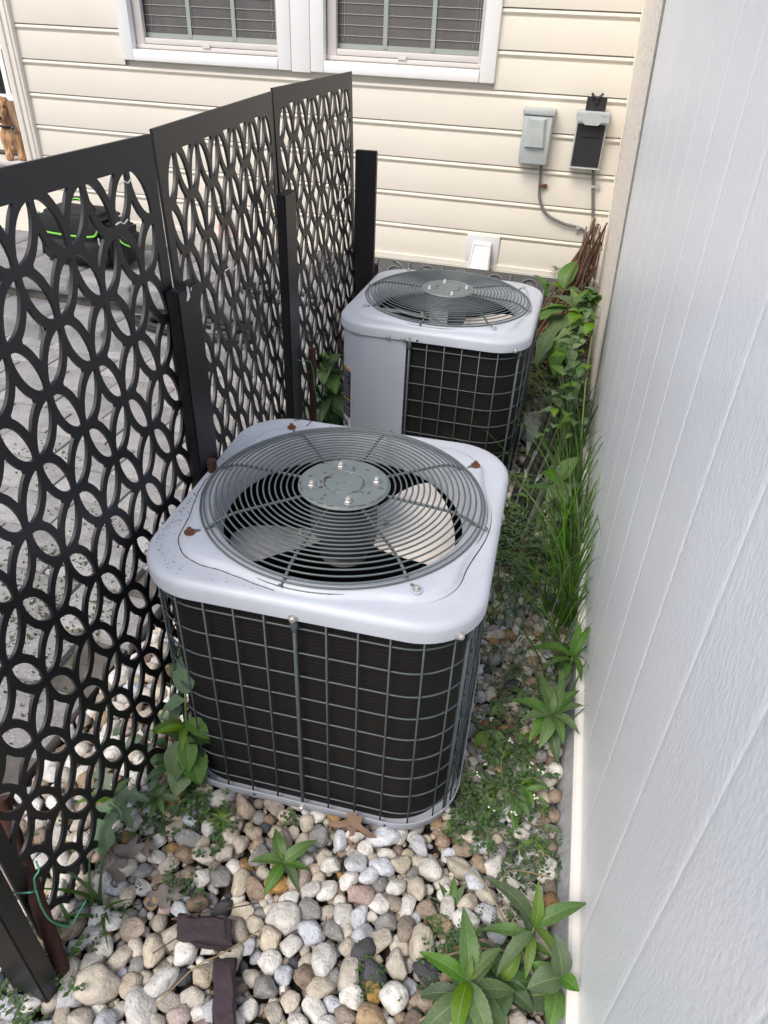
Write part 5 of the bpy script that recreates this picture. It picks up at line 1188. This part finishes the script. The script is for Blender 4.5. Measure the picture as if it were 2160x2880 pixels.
o = link('dead_leaf', spiky_leaf(0.062, MT['deadleaf'])); p = GZ(755, 1790, 0.09); o.location = (p.x, 0.885, 0.058); o.rotation_euler = (radians(62), 0, radians(8)); tag(o, 'brown oak leaf with pointed lobes caught on the base pan of the front unit', 'dead leaf')
for k, (px, py, s, mt, z, lb) in enumerate(((375, 1720, .05, 'deadleaf', .05, 'curled brown dead leaf standing beside the base pan'), (270, 1850, .055, 'greyleaf', .03, 'grey dead leaf lying flat near the fence edge'), (245, 1880, .05, 'greyleaf', .035, 'greyish dead leaf nearest the wide grass blades'), (310, 1830, .045, 'greyleaf', .03, 'crumpled grey leaf between clover and fence'), (355, 1935, .045, 'greyleaf', .035, 'pale grey dead leaf beside a serrated sprig'), (1118, 1190, .07, 'deadleaf', .04, 'large tan dead leaf on the gravel right of the front unit'), (1150, 1205, .05, 'deadleaf', .04, 'smaller tan dead leaf next to the large one'), (720, 1780, .03, 'deadleaf', .03, 'small rolled brown leaf under the pan rim'), (360, 1690, .04, 'deadleaf', .04, 'brown leaf half under the weeds at the unit corner'), (1160, 1590, .045, 'deadleaf', .04, 'brown leaf under the broad rosette'))):
    o = link('dead_leaf', oak_leaf(s, MT[mt], k + 1)); o.location = GZ(px, py, z); o.rotation_euler = (rp.uniform(-.4, .4), rp.uniform(-.4, .4), rp.uniform(0, 6)); tag(o, lb, 'dead leaf', 'dead leaves on the gravel')
# ------------------------------------------------------------------ twig bundle and dried clippings at the far corner
tw = thing('twig_bundle', 'bundle of dry brown vine twigs leaning in the corner below the electrical boxes', 'twigs', (-0.05, 3.75, 0.1))
tp = GY(1297, 470, 3.95)
for k in range(130):
    b = Vector((rp.uniform(-.34, 0.03), rp.uniform(3.35, 3.8), rp.uniform(.10, .26))); f = rp.uniform(.35, 1.0)
    e = Vector((0.03 + rp.uniform(-.07, .035), 3.92 + rp.uniform(-.06, .06), 0.30 + (tp.z - 0.30) * f ** 1.6)); mm = (b + e) / 2 + Vector((rp.uniform(-.03, .05), rp.uniform(-.04, .04), -0.05 + rp.uniform(-.03, .03)))
    e.x = min(e.x, wall_x(3.9, e.z) - .02)
    m = MB(); m.tube(smoothpts([b, mm, e], 5), rp.uniform(.002, .005), 5); part('twig', m, MT['twig'] if rp.random() < .8 else MT['straw'], tw, True)
m = MB()
for k in range(520):
    y = rp.uniform(3.05, 3.95); x = rp.uniform(-0.55, 0.06); z = terrain(x, y) + rp.uniform(0, .16) * (0.4 + 0.6 * (x + .55) / .6)
    a = rp.uniform(0, 6); l = rp.uniform(.05, .22); d = Vector((cos(a), sin(a), rp.uniform(-.3, .5))).normalized(); p = Vector((x, y, z)); m.tube([p - d * l / 2, p + Vector((0, 0, rp.uniform(-.01, .02))), p + d * l / 2], rp.uniform(.001, .003), 4, caps=False)
single('dry_clippings', m, MT['straw'], 'pile of dry stalks and clippings behind the rear unit', 'clippings', kind='stuff')
cv = MB()
for k in range(420):
    y = rp.uniform(3.1, 3.95); x = rp.uniform(-0.6, 0.06); sprig(cv, (x, y, terrain(x, y) + rp.uniform(.03, .17)), rp.uniform(.05, .13), 7)
single('leafy_clippings', cv, MT['clover'], 'green leafy cuttings heaped at the foot of the house wall', 'clippings', kind='stuff')
for (px, py, sz, az, lb) in ((1215, 612, .17, 70, 'single upright weed leaf in front of the flashing'), (1180, 625, .12, 150, 'pale weed with crumpled leaves behind the rear unit')):
    c = GY(px, py + 12, 3.7); rosette('weed', lb, (c.x, c.y, c.z - 0.05), 0.06, [(az, 55, sz, 1), (az + 90, 20, sz * .6, .8, 'bright'), (az - 80, 15, sz * .6, .8)], 'broad', 'mid')
# refrigerant lines and loose sheeting on the ground by the rear unit
for k in range(6):
    L = [(1262 - 8 * k, 780, .22), (1240 - 9 * k, 860, .14), (1215 - 11 * k, 950, .08), (1180 - 12 * k, 1040, .05), (1150 - 10 * k, 1110, .04), (1120 - 8 * k, 1180, .03)]
    q = MB(); q.tube(smoothpts([GZ(a, b, z + .012 * (k % 2)) for a, b, z in L], 6), (0.011 if k % 3 else 0.018), 8); single('coolant_line', q, MT['rubber'] if k % 2 else MT['conduit'], ('leftmost black coolant line running along the ground beside the rear unit', 'second coolant line from the rear unit', 'third coolant line from the rear unit, black', 'fourth coolant line from the rear unit, thick', 'fifth coolant line from the rear unit', 'rightmost coolant line, nearest the shed')[5 - k], 'pipe', 'coolant lines on the ground', smooth=True, base=GZ(L[0][0], L[0][1], L[0][2]))
m = MB(); rows = []
for i in range(13):
    row = []
    for j in range(9):
        p = GZ(1135 + 60 * j / 8 + 4 * sin(i), 830 + 210 * i / 12, 0.06); row.append((p.x, p.y, 0.06 + 0.05 * noise.noise(Vector((i * .6, j * .6, 3))) + 0.02 * sin(i * 1.3 + j)))
    rows.append(row)
m.grid(rows); single('plastic_sheeting', m, MT['foil'], 'crumpled grey-green sheeting on the ground beside the rear unit', 'sheeting', smooth=30)
# ------------------------------------------------------------------ tool bag and cable on the steps
bp = Vector((-2.86, 3.74, 0.30)); bag = thing('tool_bag', 'black tool bag with lime green piping on the upper step', 'bag', bp, 0)
def sbox(c, size, b, puff, seed):
    bm = bmesh.new(); bmesh.ops.create_cube(bm, size=1)
    for v in bm.verts: v.co = Vector((v.co.x * size[0], v.co.y * size[1], v.co.z * size[2]))
    bmesh.ops.bevel(bm, geom=bm.edges[:], offset=b, segments=3, affect='EDGES'); bmesh.ops.subdivide_edges(bm, edges=bm.edges[:], cuts=2, use_grid_fill=True)
    for v in bm.verts: v.co += v.co.normalized() * puff * noise.noise(v.co * 9 + Vector((seed, 0, 0)))
    bm.verts.index_update(); m = MB(); m.add([Vector(c) + v.co for v in bm.verts], [tuple(l.vert.index for l in f.loops) for f in bm.faces]); bm.free(); return m
part('body', sbox((0, 0, 0.13), (0.54, 0.24, 0.25), 0.035, 0.03, 1), MT['fabric'], bag, True, False)
part('flap', sbox((-0.02, -0.015, 0.27), (0.40, 0.25, 0.06), 0.025, 0.02, 2), MT['fabric'], bag, True, False)
part('front_pocket', sbox((0.0, -0.13, 0.10), (0.42, 0.06, 0.15), 0.02, 0.02, 3), MT['fabric'], bag, True, False)
part('side_pocket', sbox((0.27, -0.01, 0.12), (0.07, 0.20, 0.17), 0.02, 0.02, 4), MT['fabric'], bag, True, False)
fl = [(-0.21, -0.125, .29), (-0.215, -0.148, .24), (-0.205, -0.155, .205), (-0.17, -0.16, .19), (0, -0.163, .185), (.13, -0.16, .19), (.165, -0.155, .205), (.178, -0.148, .24), (.175, -0.125, .29)]
m = MB(); m.tube(smoothpts(fl, 5), 0.006, 6); part('piping', m, MT['lime'], bag, True, False)
m = MB(); m.bbox((-0.02, -0.14, 0.235), (0.375, 0.02, 0.10), 0.008); part('flap_front', m, MT['fabric'], bag, 40, False)
m = MB(); m.tube(smoothpts([(-0.24, -0.06, .26), (-0.235, -0.10, .22), (-0.23, -0.12, .17)], 4), 0.014, 6); part('side_strap', m, MT['lime'], bag, True, False)
m = MB(); m.tube(smoothpts([(-0.10, -0.02, .29), (-0.07, -0.03, .345), (0.0, -0.03, .36), (.06, -0.03, .345), (.09, -0.02, .29)], 5), 0.012, 8); hd = part('handle', m, MT['fabric'], bag, True, False)
m = MB(); m.tube(smoothpts([(-0.07, -0.044, .345), (0.0, -0.044, .362), (.06, -0.044, .345)], 5), 0.005, 6); part('handle_piping', m, MT['lime'], hd, True, False)
m = MB(); m.tube(smoothpts([(.17, -0.02, .30), (.24, -0.05, .31), (.27, -0.08, .25), (.25, -0.13, .20), (.31, -0.13, .13)], 5), 0.010, 6); part('strap', m, MT['fabric'], bag, True, False)
m = MB(); m.tube(smoothpts([(.265, -0.115, .22), (.30, -0.12, .17), (.345, -0.10, .145), (.36, -0.09, .155)], 5), 0.005, 6); part('piping', m, MT['lime'], bag, True, False)
m = MB(); m.bbox((0.185, -0.165, .17), (.012, .006, .04), .002); part('zip_pull', m, MT['zinc'], bag, False, False)
hp = []
for k in range(150):
    t = k / 149; a = t * 2 * pi * 4.2; hp.append((-1.95 + (0.30 + 0.06 * sin(3 * t * pi)) * cos(a), 3.27 + (0.095 + .02 * sin(5 * a / 3)) * sin(a), 0.168 + 0.02 * (k / 149) + 0.008 * sin(a * 1.7)))
m = MB(); m.tube(hp, 0.014, 8); single('hose', m, MT['rubber'], 'black hose coiled on the lower step behind the fence', 'hose', smooth=True, base=Vector((-1.95, 3.27, .15)))
m = MB(); m.tube(smoothpts([(-1.75, 3.5, .31), (-1.6, 3.62, .315), (-1.4, 3.6, .315), (-1.35, 3.5, .315), (-1.6, 3.46, .31), (-1.8, 3.55, .32), (-1.7, 3.7, .33)], 8), 0.012, 8); single('hose', m, MT['rubber'], 'short black hose bend on the upper step beside the house wall', 'hose', smooth=True, base=Vector((-1.6, 3.6, .3)))
